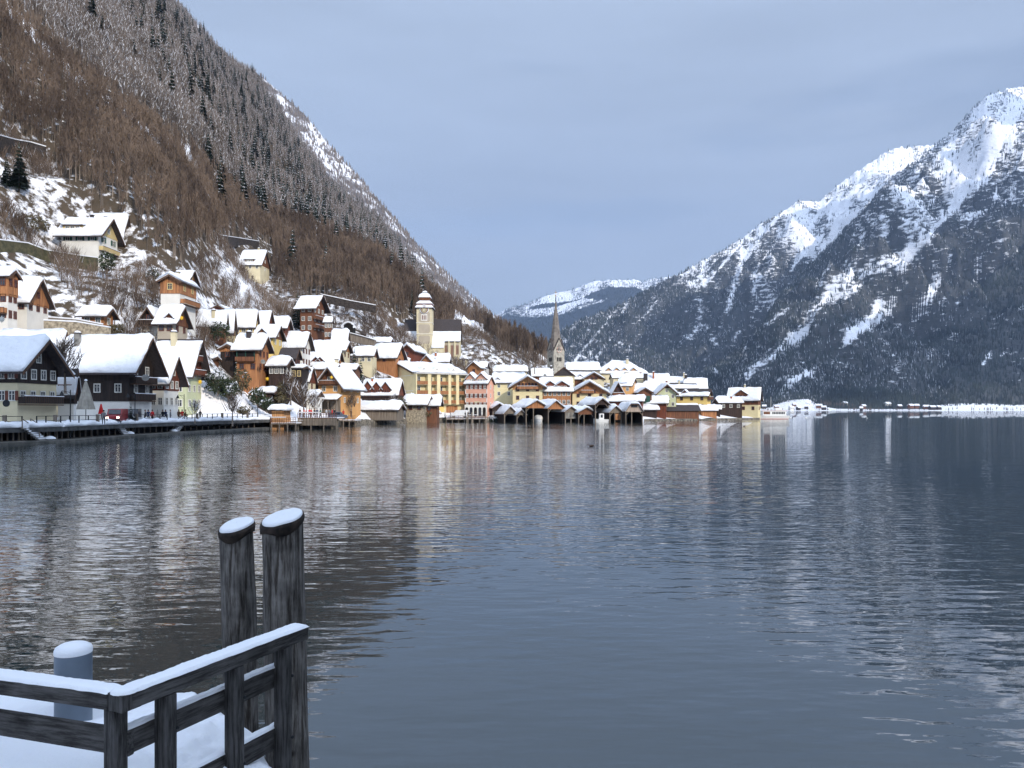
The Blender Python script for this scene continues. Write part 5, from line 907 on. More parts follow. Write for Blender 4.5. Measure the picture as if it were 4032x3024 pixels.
def lamp(px, back, base, top, label, arm=-1):
    q, t = edge(px, back); d = q.y; zt = zz(top, d); e = empty('street_lamp', (q.x, q.y, base)); tag(e, label, 'street lamp', 'street lamps along the quay'); m = MB(); m.cyl((0, 0, 0), (0, 0, zt - base), .08, .05, metal_d, 8); m.build('pole', e)
    m = MB(); m.beam((0, 0, zt - base - .3), (arm * 1.0, 0, zt - base - .1), .05, .05, metal_d); m.beam((0, 0, zt - base - .8), (arm * .6, 0, zt - base - .2), .03, .03, metal_d); m.build('arm', e); m = MB(); m.lathe((arm * 1.0, 0, zt - base - .65), [(.26, 0), (.2, .2), (.05, .5)], metal_d, 8); m.build('lamp_shade', e)
lamp(323, 1.3, .4, 1535, 'dark street lamp beside the closed beige parasol'); lamp(568, 1.3, .4, 1546, 'dark street lamp before the white base of the barn-like chalet'); lamp(778, 2.2, 1.8, 1552, 'dark street lamp with hanging shade before the pale green house'); lamp(1049, 2.2, 1.8, 1600, 'short dark lamp post beside the plank kiosk')
# closed parasols
def parasol(px, d, base, top, w, mat, label):
    z0, z1 = zz(base, d), zz(top, d); e = empty('parasol', (ax(px) * d, d, 1.85)); tag(e, label, 'parasol'); m = MB(); m.cyl((0, 0, 0), (0, 0, z1 - 1.85), .05, .05, metal_d, 8); m.build('pole', e); n = 20; m = MB(); V = []
    for f in (0, .3, .7, .93, 1):
        for i in range(n): a = 6.283 * i / n; R = (w / 2 * (1 - f) ** .8 + .06) * (1 + (.16 if i % 2 else -.16) * (1 - f)); V.append((R * math.cos(a), R * math.sin(a), (z0 - 1.85) + (z1 - z0) * f))
    m.poly(V, [(j * n + i, j * n + (i + 1) % n, j * n + n + (i + 1) % n, j * n + n + i) for j in range(4) for i in range(n)], mat); m.build('canopy', e)
    if w > 1: m = MB(); m.lathe((0, 0, z1 - 1.88), [(.2, 0), (.17, .12), (.02, .2)], snow, 10); m.build('snow_tip', e)
parasol(338, 98, 1612, 1498, 1.8, plain('beige_canvas', (.36, .33, .28), .9), 'tall closed beige parasol with snow on its tip'); parasol(398, 100, 1630, 1590, .5, plain('red_canvas', (.55, .02, .02), .8), 'small closed red parasol by the white base of the barn-like chalet')
# red van
def van(px, d, rz, body, label, s=1.0, z=1.9, lights=True):
    e = empty('van', (ax(px) * d, d, z), rz); e.scale = (s,) * 3; tag(e, label, 'van' if s >= 1 else 'car'); m = MB(); pr = [(-2.3, .35), (2.3, .35), (2.3, .95), (2.1, 1.12), (1.3, 1.2), (.75, 1.9), (-2.2, 1.95), (-2.3, 1.1)]
    m.prism([(x, -.9, z_) for x, z_ in pr], (0, 1.8, 0), body); m.build('body', e); m = MB(); m.prism([(1.36, -.75, 1.24), (1.36, .75, 1.24), (.86, .7, 1.82), (.86, -.7, 1.82)], (.03, 0, .02), glass); m.build('windscreen', e)
    m = MB(); [m.box((a, -.93, 1.2), (b_, -.905, 1.75), glass) for a, b_ in ((-2.0, -.7), (-.6, .6))]; m.build('side_window', e); m = MB(); m.box((2.303, -.9, .4), (2.36, .9, .62), metal_d); m.build('bumper', e)
    for x in (-1.5, 1.5):
        for y in (-.86, .68): m = MB(); m.cyl((x, y, .33), (x, y + .2, .33), .33, .33, metal_d, 14); m.build('wheel', e)
    for y in (-.65, .65): m = MB(); m.box((2.303, y - .16, .72), (2.34, y + .16, .9), lampm if lights else frame_w); m.build('headlight', e)
lampm, t_, b_, N_, K_ = nodes('headlight_glow'); b_.inputs['Emission Color'].default_value = (1, .9, .7, 1); b_.inputs['Emission Strength'].default_value = 6
paint_r = plain('red_car_paint', (.25, .02, .025), .35, .05, spec=.5); van(460, 103.5, -math.pi / 2 + .25, paint_r, 'dark red van with headlights on behind the quay railing')
van(520, 109, -math.pi / 2 + .3, plain('dark_car_paint', (.03, .03, .04), .35), 'dark van parked behind the red van', lights=False)
van(1808, 231, math.pi - .1, plain('white_car_paint', (.7, .7, .7), .4, .05), 'white van parked in front of the yellow hotel', z=1.3, lights=False, s=1.15); van(1330, 172, .2, plain('blue_grey_car_paint', (.10, .12, .16), .35), 'blue-grey car parked before the orange inn', s=.9, z=1.5, lights=False)
# people: one skinned body in two poses, clothing by height
def body_mesh(pose):
    J = [(0, 0, .95), (0, 0, 1.18), (0, 0, 1.42), (0, 0, 1.52), (0, .01, 1.60), (0, .01, 1.72)]; R = [.15, .14, .16, .06, .095, .085]; Ed = [(0, 1), (1, 2), (2, 3), (3, 4), (4, 5)]
    for sg in (-1, 1):
        st = .22 * sg * pose; b = len(J); J += [(.10 * sg, 0, .88), (.11 * sg, st * .5, .48), (.11 * sg, st, .08), (.11 * sg, st - .15, .03)]; R += [.10, .072, .055, .045]; Ed += [(0, b), (b, b + 1), (b + 1, b + 2), (b + 2, b + 3)]
        b = len(J); J += [(.20 * sg, 0, 1.40), (.25 * sg, -st * .4 + .03, 1.12), (.24 * sg, -st - .08, .88), (.24 * sg, -st - .10, .80)]; R += [.07, .055, .045, .04]; Ed += [(2, b), (b, b + 1), (b + 1, b + 2), (b + 2, b + 3)]
    me = bpy.data.meshes.new('b'); me.from_pydata(J, Ed, []); ob = bpy.data.objects.new('b', me); COL.objects.link(ob); mod = ob.modifiers.new('s', 'SKIN')
    for i, r in enumerate(R): v = me.skin_vertices[0].data[i]; v.radius = (r, r * .85); v.use_root = (i == 0)
    sb = ob.modifiers.new('u', 'SUBSURF'); sb.levels = 1; sb.render_levels = 1; dg = bpy.context.evaluated_depsgraph_get(); r = bpy.data.meshes.new_from_object(ob.evaluated_get(dg)); bpy.data.objects.remove(ob); return r
BODY = [body_mesh(0.2), body_mesh(1.0)]; skin_m = plain('skin', (.45, .25, .17), .7)
PM = {'red': plain('red_cloth', (.55, .02, .02)), 'black': plain('black_cloth', (.012, .012, .014)), 'grey': plain('grey_cloth', (.16, .16, .17)), 'blue': plain('navy_cloth', (.02, .03, .08)), 'white': plain('white_cloth', (.6, .6, .6)), 'brown': plain('brown_cloth', (.12, .06, .03)), 'pink': plain('pink_cloth', (.6, .25, .22)), 'green': plain('green_cloth', (.03, .08, .05))}
def person(px, d, z, coat, trou, label, rz=0, pose=0, group='people strolling on the waterfront'):
    me = BODY[pose].copy(); me.materials.clear()
    for q in (PM[coat], PM[trou], skin_m): me.materials.append(q)
    for p in me.polygons: c = p.center; p.material_index = 2 if (c.z > 1.49 or (abs(c.x) > .2 and c.z < .86)) else (0 if c.z > .80 else 1); p.use_smooth = True
    o = link('person', me, None, (ax(px) * d, d, z), (0, 0, rz)); tag(o, label, 'person', group); m = MB(); m.lathe((0, .015, 1.64), [(.115, 0), (.12, .06), (.09, .13), (.02, .165)], PM['black' if coat != 'black' else 'brown'], 10); m.build('hat', o)
for a in [(408, 96, 1.9, 'grey', 'black', 'person in a grey coat between the small red parasol and the red van', .4, 1), (572, 111, 1.95, 'black', 'black', 'person in black standing behind the middle street lamp', 2, 0), (584, 113, 1.95, 'blue', 'black', 'person in navy beside the white wall of the barn-like chalet', .5, 0),
    (600, 112, 1.95, 'red', 'black', 'person in a red jacket before the white waterfront house', 1, 0), (641, 117, 1.95, 'black', 'blue', 'person in black leading a pair by the white house door', 3, 1), (652, 117.5, 1.95, 'blue', 'black', 'person in navy following by the white house door', 3, 1),
    (671, 119, 1.95, 'grey', 'grey', 'person in light grey under the brown door awning', 2, 0), (704, 122, 1.95, 'brown', 'black', 'person in brown before the pale green house corner', 1, 0), (717, 122, 1.95, 'red', 'blue', 'person in red with navy trousers before the pale green house', 4, 0), (731, 124, 1.95, 'brown', 'brown', 'person all in brown at the pale green house doorway', 2, 1),
    (788, 130, 1.95, 'black', 'black', 'person in black right of the lamp at the pale green house', 1, 1)]: person(*a)
pz = 2.15
for i, (px, co, tr, lb) in enumerate([(1181, 'brown', 'black', 'person in brown at the left end of the wooden pier'), (1198, 'pink', 'black', 'person in a pink jacket on the wooden pier'), (1207, 'pink', 'white', 'person in pink and white beside the red jackets on the pier'), (1219, 'red', 'black', 'tall person in a bright red jacket on the pier, left of the blacks'), (1226, 'red', 'brown', 'person in red with brown trousers on the pier'),
    (1237, 'black', 'black', 'person in black just right of the red jackets on the pier'), (1248, 'blue', 'black', 'person in navy in the middle of the pier'), (1262, 'green', 'black', 'person in dark green on the pier'), (1285, 'white', 'black', 'person in a white coat on the right part of the pier'), (1296, 'grey', 'blue', 'person in grey on the right part of the pier'), (1308, 'red', 'black', 'person in red at the right end of the pier'), (1317, 'black', 'blue', 'person in black with navy trousers at the right end of the pier')]):
    person(px, 152 + (i % 3) * .9, pz, co, tr, lb, i * 1.1, i % 2, 'people on the wooden pier')
for px, co, tr, lb in [(1352, 'red', 'black', 'person in red by the tree next to the orange inn'), (1382, 'brown', 'black', 'person in brown at the orange inn wall'), (1774, 'grey', 'grey', 'person in pale grey before the yellow hotel garage'), (1832, 'black', 'black', 'person in black right behind the white van'), (1846, 'blue', 'black', 'person in navy by the pink townhouse arcade'), (1872, 'black', 'blue', 'person in black in front of the middle arch of the arcade'), (1898, 'white', 'black', 'person in white near the right end of the arcade')]:
    d = 178 if px < 1500 else 226; person(px, d, 1.9 if px < 1500 else 1.35, co, tr, lb, px * .1, px % 2, 'people in front of the inn and hotel')
# ------------------------------------------------------------------ wooden pier with lattice fence, kiosk platform
def pier(label, px0, px1, d, top, zdeck, skirt=True, lat=True):
    w = (px1 - px0) / F * d; e = empty('pier', (ax(px0) * d, d, 0)); tag(e, label, 'pier'); m = MB(); m.box((0, 0, zdeck - .18), (w, 7, zdeck), w_gy); m.build('deck', e); m = MB(); m.box((.05, .25, zdeck + .003), (w - .05, 7, zdeck + .18), snow); m.build('deck_snow', e)
    n = max(3, int(w / 1.9))
    for i in range(n + 1): x = .1 + (w - .2) * i / n; m = MB(); m.box((x - .1, 0, -.6), (x + .1, .2, zdeck - .183), w_gy); m.build('stilt', e)
    m = MB(); m.box((.3, 2.6, -.5), (w - .3, 2.9, zdeck - .2), bankm); m.build('dark_backing', e)  # backing added behind the stilts to stand for the dark under the deck
    if skirt: m = MB(); [m.box((.02, -.06, zdeck - 1.35 + q * .26), (w - .02, -.003, zdeck - 1.35 + q * .26 + .22), w_gy) for q in range(6)]; m.build('plank_skirt', e)
    m = MB(); zt = zdeck + 1.05
    for q in (zdeck + .05, zdeck + .4, zdeck + .75, zt): m.box((0, -.08, q), (w, -.02, q + .07), w_br)
    x = 0
    while x < w: m.box((x, -.14, zdeck), (x + .07, -.083, zt + .07), w_br); x += .42 if lat else 1.2
    m.build('lattice_fence', e); m = MB(); m.box((0, -.16, zt + .073), (w * .6, 0, zt + .2), snow); m.build('fence_snow', e)
pier('wide weathered wooden pier with lattice fence and visitors', 1172, 1326, 150, 1625, 2.0); pier('low wooden landing with lattice fence under the plank kiosk', 1066, 1166, 146, 1645, 1.1, skirt=False)
pier('small snowy jetty deck right of the wide weathered pier', 1327, 1400, 176, 1640, 1.2, skirt=False, lat=False); pier('low wooden landing stage in front of the hotel cars', 1756, 1830, 224, 1650, .9, skirt=False, lat=False)
pier('old wooden landing stage with thick posts before the pink townhouse', 1836, 1915, 224, 1645, 1.0, skirt=False, lat=False)
for px in (1842, 1858, 1912): d = 222.5; m = MB(); m.cyl((ax(px) * d, d, -.6), (ax(px) * d, d, 2.9), .22, .2, w_gy, 10); tag(m.build('mooring_pile'), 'thick weathered mooring pile standing at the landing stage before the arcade', 'mooring pile', 'mooring piles at the pink townhouse')
e = empty('garden_hut', (ax(1712) * 224, 224, .5)); tag(e, 'tiny orange-doored hut with snow hood at the water edge before the hotel', 'hut'); m = MB(); m.prism([(-1.1, 0, -.8), (1.1, 0, -.8), (1.1, 0, 2.1), (0, 0, 3.1), (-1.1, 0, 2.1)], (0, 2.6, 0), w_br); m.build('wall', e); m = MB(); m.box((-.95, -.08, -.2), (.25, -.004, 2.0), w_or); m.build('door', e)
m = MB()
for sg in (-1, 1): m.prism([(0, -.7, 3.15), (sg * 1.7, -.7, 1.75), (sg * 1.7, -.7, 1.9), (0, -.7, 3.32)], (0, 3.6, 0), w_or)
ro = m.build('roof', e); snow_cap('roof_snow', ro, lambda s, t: 3.32 - np.abs(t) * .84, -.5, 2.9, -1.75, 1.75, .6, lambda s, t, z: (t, s, z), seed=5)
# ------------------------------------------------------------------ stone terrace, galleries, avalanche fences
def wallthing(name, label, cat, pts, h, mat, th=.6, snowcap=True, slats=False):
    p = [Vector(P(*q)) for q in pts]; e = empty(name, p[0]); tag(e, label, cat); m = MB()
    for a, b in zip(p[:-1], p[1:]):
        a0, b0 = a - p[0], b - p[0]; t = (b0 - a0).normalized(); nn = Vector((-t.y, t.x, 0)).normalized() * th; m.poly([a0 - Vector((0, 0, h)), b0 - Vector((0, 0, h)), b0, a0, a0 - Vector((0, 0, h)) + nn, b0 - Vector((0, 0, h)) + nn, b0 + nn, a0 + nn], [(0, 1, 2, 3), (7, 6, 5, 4), (3, 2, 6, 7), (0, 4, 5, 1), (0, 3, 7, 4), (1, 5, 6, 2)], mat)
    m.build('wall' if not slats else 'board_wall', e)
    if snowcap:
        m = MB()
        for a, b in zip(p[:-1], p[1:]): a0, b0 = a - p[0] + Vector((0, 0, .12)), b - p[0] + Vector((0, 0, .12)); t = (b0 - a0).normalized(); nn = Vector((-t.y, t.x, 0)).normalized() * th * .4; m.beam(a0 + nn, b0 + nn, th * 1.1, .22, snow)
        m.build('snow_crest', e)
wallthing('terrace_wall', 'long rough stone terrace wall below the tiny plank cabin', 'wall', [(172, 1262, 134), (300, 1268, 135), (430, 1290, 135)], 5.0, stone); wallthing('board_fence', 'dark board fence along the top of the stone terrace wall', 'fence', [(190, 1250, 136), (300, 1258, 136.5), (405, 1278, 136.5)], 1.0, w_gy, .15)
wallthing('villa_terrace_wall', 'moss-covered retaining wall in front of the hillside villa', 'wall', [(q, r, min(ground_at(q, r + 36), 164) - 1) for q, r in ((0, 945), (110, 958), (180, 985), (300, 1005), (380, 1015))], 3.2, plain('mossy_stone', (.10, .09, .05), .95, c2=(.05, .05, .03), scale=1.5)); brace_m = plain('gallery_boards', (.05, .04, .035), .9, .3, 2)
wallthing('avalanche_fence', 'long dark boarded avalanche barrier at the upper left edge of the wood', 'avalanche barrier', [(q, r - 2, ground_at(q, r + 40) - 1.5) for q, r in ((-40, 524), (60, 552), (120, 562), (182, 580))], 3.4, brace_m, .3); wallthing('avalanche_fence', 'dark avalanche barrier directly above the lone white cottage', 'avalanche barrier', [(q, r, ground_at(q, r + 24) - 1) for q, r in ((860, 925), (940, 937), (1020, 950))], 3.6, brace_m, .4)
wallthing('avalanche_fence', 'short dark avalanche barrier right of the lone white cottage', 'avalanche barrier', [(q, r, ground_at(q, r + 20) - 1) for q, r in ((1068, 1006), (1150, 1030))], 3.0, brace_m, .4); wallthing('avalanche_fence', 'long dark barrier rising behind the tall brown chalet', 'avalanche barrier', [(1262, 1158, 262), (1380, 1184, 264), (1480, 1202, 266)], 2.6, brace_m, .4)
wallthing('avalanche_fence', 'snowy avalanche barrier half hidden in the upper clearing', 'avalanche barrier', [(q, r, ground_at(q, r + 14) - 2) for q, r in ((395, 342), (478, 380))], 5, brace_m, .5); wallthing('avalanche_fence', 'snowy avalanche barrier in the clearing near the upper left corner', 'avalanche barrier', [(q, r, ground_at(q, r + 14) - 2) for q, r in ((140, 118), (225, 160))], 5, brace_m, .5)
wallthing('road_gallery', 'grey timber road gallery running right from the tunnel mouth', 'road gallery', [(1372, 1310, 240), (1420, 1322, 240), (1475, 1338, 240)], 2.4, w_gy, 3.0); e = empty('tunnel_portal', P(1372, 1303, 242)); tag(e, 'dark arched road tunnel mouth with snow on its lip', 'tunnel'); m = MB(); n = 10
m.prism([(-1.6, 0, -1)] + [(1.6 * math.cos(math.pi - a * math.pi / n), 0, .9 + 1.5 * math.sin(a * math.pi / n)) for a in range(n + 1)] + [(1.6, 0, -1)], (0, 3, 0), darkhole); m.build('opening', e)
m = MB(); ar = [Vector((1.9 * math.cos(math.pi - a * math.pi / n), -.1, 1.0 + 1.8 * math.sin(a * math.pi / n))) for a in range(n + 1)]
for a, b in zip(ar[:-1], ar[1:]): m.beam(a, b, .8, .35, snow)
m.build('snow_lip', e)
# ------------------------------------------------------------------ single trees and shrubs in the village
def gd(px, d): return float(hz(px, d))
def placed(px, py, hpx): d = ground_at(px, py); return px, d, hpx * d / F / 16
for px, d, s, kd, lb, wd in [(*placed(75, 770, 190), 4, 'big dark spruce alone on the scrub slope at the left edge', 1.6), (*placed(26, 745, 120), 5, 'smaller spruce leaning against the big one at the left edge', 1.5), (1395, 212, .62, 5, 'dark spruce behind the long roof left of the guesthouse', 1.1), (1420, 214, .55, 5, 'tallest village spruce left of the guesthouse roof', 1.2), (1360, 214, .60, 5, 'slim spruce left of the village spruce group', .9),
    (1178, 190, .45, 4, 'slim green cypress-like tree beside the tall white house', .6), (*placed(1170, 1290, 130), 4, 'round dark evergreen left of the tall brown chalet', 1.7), (*placed(1622, 1235, 95), 4, 'dark spruce standing in the bare wood left of the church helm', 1.2), (*placed(1718, 1180, 60), 4, 'dark spruce right above the dark church roof', 1.2), (930, 156, .36, 4, 'thin spruce before the arched veranda house', .9), (2886, 292, .42, 4, 'pointed spruce behind the lone tip house roof', 1.5),
    (515, 106, .17, 4, 'little fir in a planter behind the quay stair', 1.2), (620, 117, .16, 5, 'small fir beside the white waterfront house door', 1.3), (1752, 224, .22, 4, 'narrow clipped evergreen at the hotel corner', .9)]:
    dd = d; spruce(ax(px) * dd, dd, gd(px, dd) if px > 600 or d > 150 else 1.9, s * (1.0), lb, None, kd, wd)
def bush(px, py, d, w, h, label, mat=None, snowf=.3, n=420):
    g = np.random.default_rng(int(px)); V = []; T = []; M = []; c = np.array(P(px, py, d))
    for i in range(n):
        v = g.normal(0, 1, 3); v /= np.linalg.norm(v); r = g.uniform(.35, 1) ** .5; p = np.array([v[0] * w / 2 * r, v[1] * w / 2 * r, v[2] * h / 2 * r]) * (1 + .25 * math.sin(v[0] * 7 + px) * math.cos(v[2] * 5)); s = .28; a, b = g.normal(0, s, 3), g.normal(0, s, 3); k = len(V); V += [p, p + a, p + b]; T.append((k, k + 1, k + 2)); M.append(1 if (v[2] > .15 and g.random() < snowf) else 0)
    e = empty('bush', tuple(c)); tag(e, label, 'bush'); link('foliage', big_mesh('foliage', np.array(V), np.array(T), [mat or needle, snow_t], M), e); m = MB()
    for q in range(4): a = q * 1.57; m.cyl((0, 0, -h / 2 - .6), (w * .2 * math.cos(a), w * .2 * math.sin(a), 0), .07, .03, trunkm, 5)
    m.build('stem', e)
hedge = plain('evergreen_leaves', (.04, .055, .022), .8, c2=(.02, .03, .015), scale=2); dry = plain('dry_hedge', (.12, .10, .05), .9, c2=(.06, .05, .03), scale=2)
for a in [(858, 1500, 145, 4.6, 4.4, 'big snow-speckled laurel bush on the bank right of the pale green house', hedge, .35, 900), (900, 1530, 146, 3.6, 3.4, 'dark laurel bush joined to the right of the big snow-speckled one', hedge, .3, 600), (1015, 1560, 153, 3.4, 3.4, 'round snow-flecked evergreen above the snowy bank near the kiosk', hedge, .25, 600), (1050, 1590, 152, 2.6, 2.4, 'low evergreen bush just behind the kiosk roof', hedge, .2),
    (860, 1300, 165, 4.6, 3.4, 'evergreen hedge under the low flat-roofed house', hedge, .1, 500), (950, 1500, 153, 3.2, 5.0, 'tall dull green shrub below the arched veranda house', dry, .05, 500), (1105, 1560, 160, 2.6, 6.0, 'yellowish green climbing shrub below the weathered barn', dry, .02, 500), (960, 1620, 147.5, 2.4, 1.8, 'brown dry hedge ball on the snowy bank by the quay', dry, .25), (140, 1220, 145, 3.5, 3, 'dark snow-topped bush behind the stone terrace wall', hedge, .4), (460, 1310, 143, 3.0, 3.2, 'dark ivy clump at the right end of the stone terrace wall', dry, .05), (420, 1030, 158, 3.4, 4, 'dark ivy mass under the villa balcony', hedge, .1, 500), (140, 880, ground_at(140, 905) - 1, 5, 3.4, 'dark bare brush heap left of the hillside villa', dry, .05, 500), (600, 1090, ground_at(600, 1115) - 1, 3, 4, 'small dark evergreens left of the brown plank hillside house', hedge, .3), (1940, 1650, 236, 4.2, 1.8, 'snow-covered bushes on the bank right of the landing stage', hedge, .8), (1655, 1632, 216, 6, 1.6, 'tangled dry shrubs in front of the hotel shore sheds', dry, .3, 500), (1575, 1590, 206, 3.8, 3.4, 'bare brown shrub tangle right of the long grey boathouse roof', dry, .12, 500)]: bush(*a)
def bare_tree(px, py, d, s, label, seed=3, frost=.15):
    V, T, M = pr_bare(seed, 6, 130, frost, .045); a = M == 0; e = empty('leafless_tree', P(px, py, d), seed); e.scale = (s * 1.6, s * 1.6, s); tag(e, label, 'tree'); link('trunk', big_mesh('trunk', *sub(V, T[a]), [trunkm], None), e); link('crown', big_mesh('crown', *sub(V, T[~a]), [twig, snow_t], M[~a] - 1), e)
for a in [(1195, 1640, 156, 1.0, 'spreading leafless tree behind the wooden pier visitors', 31, .2), (1240, 1640, 158, .8, 'second leafless tree between the pier and the inn porch', 32, .3), (1145, 1600, 160, 1.1, 'leafless tree in front of the weathered barn posts', 33), (255, 1520, 101, 1.0, 'thin leafless shrub tree rising before the barn-like chalet roof', 34, 0), (1545, 1640, 204, .9, 'leafless tree beside the gables of the row house', 35), (30, 900, ground_at(30, 905), 1.0, 'leafless fruit tree on the snowfield left of the villa', 36, 0), (80, 935, ground_at(80, 940), .9, 'dark forked fruit tree near the villa terrace', 37, 0), (112, 975, ground_at(112, 980), .7, 'small fruit tree at the villa terrace wall', 38, 0), (1385, 1632, 184, .8, 'leafless climbing tree at the side wall of the inn', 39, 0), (2105, 1460, 262, 1.1, 'leafless tree between the pale yellow roof and the lakeside church', 40, 0), (768, 1655, 121, .5, 'thin leafless sapling with snow before the pale green house', 41, .4), (915, 1660, 130, .75, 'thin leafless larch sapling in front of the snowy bank', 42, 0)]: bare_tree(*a)
# herrnhut style stars
def star(px, py, d, label, mat):
    e = MB()
    for k in range(8): a = k * math.pi / 4; e.poly([(.45 * math.cos(a), 0, .45 * math.sin(a)), (.16 * math.cos(a + .6), -.12, .16 * math.sin(a + .6)), (.16 * math.cos(a - .6), -.12, .16 * math.sin(a - .6)), (.16 * math.cos(a + .6), .12, .16 * math.sin(a + .6)), (.16 * math.cos(a - .6), .12, .16 * math.sin(a - .6))], [(0, 1, 2), (0, 4, 3), (0, 3, 1), (0, 2, 4)], mat)
    e.cyl((0, -.14, 0), (0, .14, 0), .13, .13, mat, 8); o = e.build('star_decoration', None, P(px, py, d)); tag(o, label, 'star decoration')
ys = plain('yellow_star', (.8, .48, .03), .5, .05); star(715, 1252, 143.5, 'yellow star hanging in the gable of the star chalet', ys); star(788, 1504, 134, 'yellow star on the corner of the pale green house', ys); star(1052, 1492, 158, 'yellow star under the arched veranda house', ys); star(1305, 1486, 176, 'yellow star on the timber balcony of the orange inn', ys); star(7, 1257, 90.5, 'pale star high on the black timber chalet', frame_w)
m = MB(); m.cyl((0, -.05, 0), (0, .02, 0), .42, .42, metal_d, 20); tag(m.build('round_sign', None, P(25, 1588, 91.6)), 'round dark sign on the cream wall of the near chalet', 'sign')
# dishes on roofs and walls
for px, py, d, lb in [(1036, 1424, 158.0, 'grey satellite dish on the wall of the arched veranda house'), (2146, 1478, 246, 'dark satellite dish between the yellow lakeside house and the twin dormers'), (573, 1487, 109.5, 'pale satellite dish on the upper black balcony of the barn-like chalet')]: m = MB(); m.lathe((0, 0, 0), [(.05, .22), (.30, .12), (.5, 0)], concrete, 14); o = m.build('satellite_dish', None, P(px, py, d), (math.radians(70), 0, .4)); tag(o, lb, 'satellite dish')
# ------------------------------------------------------------------ far shore hamlet
fh = [(3120, 1608, 16, 'white'), (3148, 1609, 12, 'dark'), (3175, 1604, 15, 'dark'), (3186, 1592, 14, 'white'), (3225, 1600, 22, 'brown'), (3245, 1607, 16, 'dark'), (3332, 1590, 16, 'white'), (3404, 1602, 12, 'brown'), (3500, 1592, 22, 'white'), (3545, 1602, 12, 'dark'), (3592, 1600, 20, 'brown'), (3612, 1600, 16, 'brown'), (3648, 1604, 18, 'brown'), (3676, 1606, 24, 'black'), (3700, 1606, 16, 'dark'), (3392, 1612, 10, 'black'), (3130, 1596, 12, 'brown'), (3060, 1604, 16, 'brown'), (3010, 1603, 14, 'dark')]
fl = {'white': white_p, 'dark': w_dk, 'brown': w_br, 'black': w_bl}; pos_words = ['by the flat snowfield', 'at the waterline', 'in front of the hamlet', 'uphill of the waterline', 'broad and low', 'next to the broad low one', 'before the dark tree line', 'with bare bank', 'tall and alone in the middle', 'left of the paired sheds', 'first of the paired sheds', 'second of the paired sheds', 'near the big meadow', 'largest dark one by the big meadow', 'last before the big meadow', 'at the very shore edge', 'behind the small sheds', 'just right of the ferry mast', 'just behind the ferry']
for (px, py, w, cl), pw in zip(fh, pos_words):
    d = 1945 + (1612 - py) * 6; wm = w / F * d; z0 = max(.8, zz(py + 5, d)); e = empty('far_house', (ax(px) * d, d, z0), random.uniform(-.4, .4)); tag(e, 'far %s-walled house across the lake, %s' % (cl, pw), 'house', 'houses of the hamlet on the far shore'); h = 6.0; m = MB(); dp = 9
    m.prism([(-wm / 2, 0, -2), (-wm / 2, dp, -2), (-wm / 2, dp, h), (-wm / 2, dp / 2, h + 3), (-wm / 2, 0, h)], (wm, 0, 0), fl[cl]); m.build('wall', e); m = MB()
    for a, b in ((-1.2, dp / 2), (dp + 1.2, dp / 2)): za = h - .8; m.prism([(-wm / 2 - 1, a, za), (-wm / 2 - 1, b, h + 3.1), (-wm / 2 - 1, b, h + 3.9), (-wm / 2 - 1, a, za + .8)], (wm + 2, 0, 0), snow)
    m.build('roof_snow', e)
    for q in range(2): m = MB(); m.box((-wm * .3 + q * wm * .4, -.1, 2.2), (-wm * .3 + q * wm * .4 + 1.6, -.01, 4.0), glass); m.build('window', e)
g = np.random.default_rng(5); n_ = 150; px = g.uniform(3020, 4030, n_); d = g.uniform(1950, 2040, n_)
scatter('far_shore_trees', small, ax(px) * d, d, np.full(n_, 1.0), g.uniform(.25, .6, n_), [plain('far_shore_trees', (.1, .08, .06)), snow_d], 'scattered little trees among the far shore houses')
# ------------------------------------------------------------------ birds
def bird(px, py, kind, label, rz):
    d = CH * F / (py - HY); c = plain('swan_white', (.8, .8, .78), .7) if kind == 'swan' else PM['brown']; s = 1.0 if kind == 'swan' else .5
    m = MB(); n = 10; prof = [(-.62, .03, .25), (-.45, .17, .16), (-.1, .25, .12), (.25, .2, .13), (.42, .09, .2)] + ([(.52, .055, .42), (.50, .05, .62), (.56, .055, .74), (.66, .06, .74), (.80, .02, .69)] if kind == 'swan' else [(.5, .07, .34), (.56, .08, .44), (.66, .06, .43), (.78, .02, .40)])
    V = []
    for x, r, z in prof: V += [(x, r * math.cos(6.283 * i / n), z + r * .8 * math.sin(6.283 * i / n)) for i in range(n)]
    m.poly(V, [(j * n + i, j * n + (i + 1) % n, (j + 1) * n + (i + 1) % n, (j + 1) * n + i) for j in range(len(prof) - 1) for i in range(n)] + [tuple(range(n))], c, True); o = m.build(kind, None, (ax(px) * d, d, 0), (0, 0, rz)); o.scale = (s,) * 3; tag(o, label, 'swan' if kind == 'swan' else 'duck')
bird(3112, 1646, 'swan', 'white swan nearest to the ferry stern', math.pi); bird(3174, 1646, 'swan', 'white swan between the ferry and the open lake', .3); bird(3414, 1647, 'swan', 'white swan alone far out on the open lake', math.pi / 2)
bird(2328, 1758, 'duck', 'dark duck on the open water in front of the boathouses', math.pi); bird(2931, 1678, 'duck', 'dark duck in front of the lone tip house', 0)
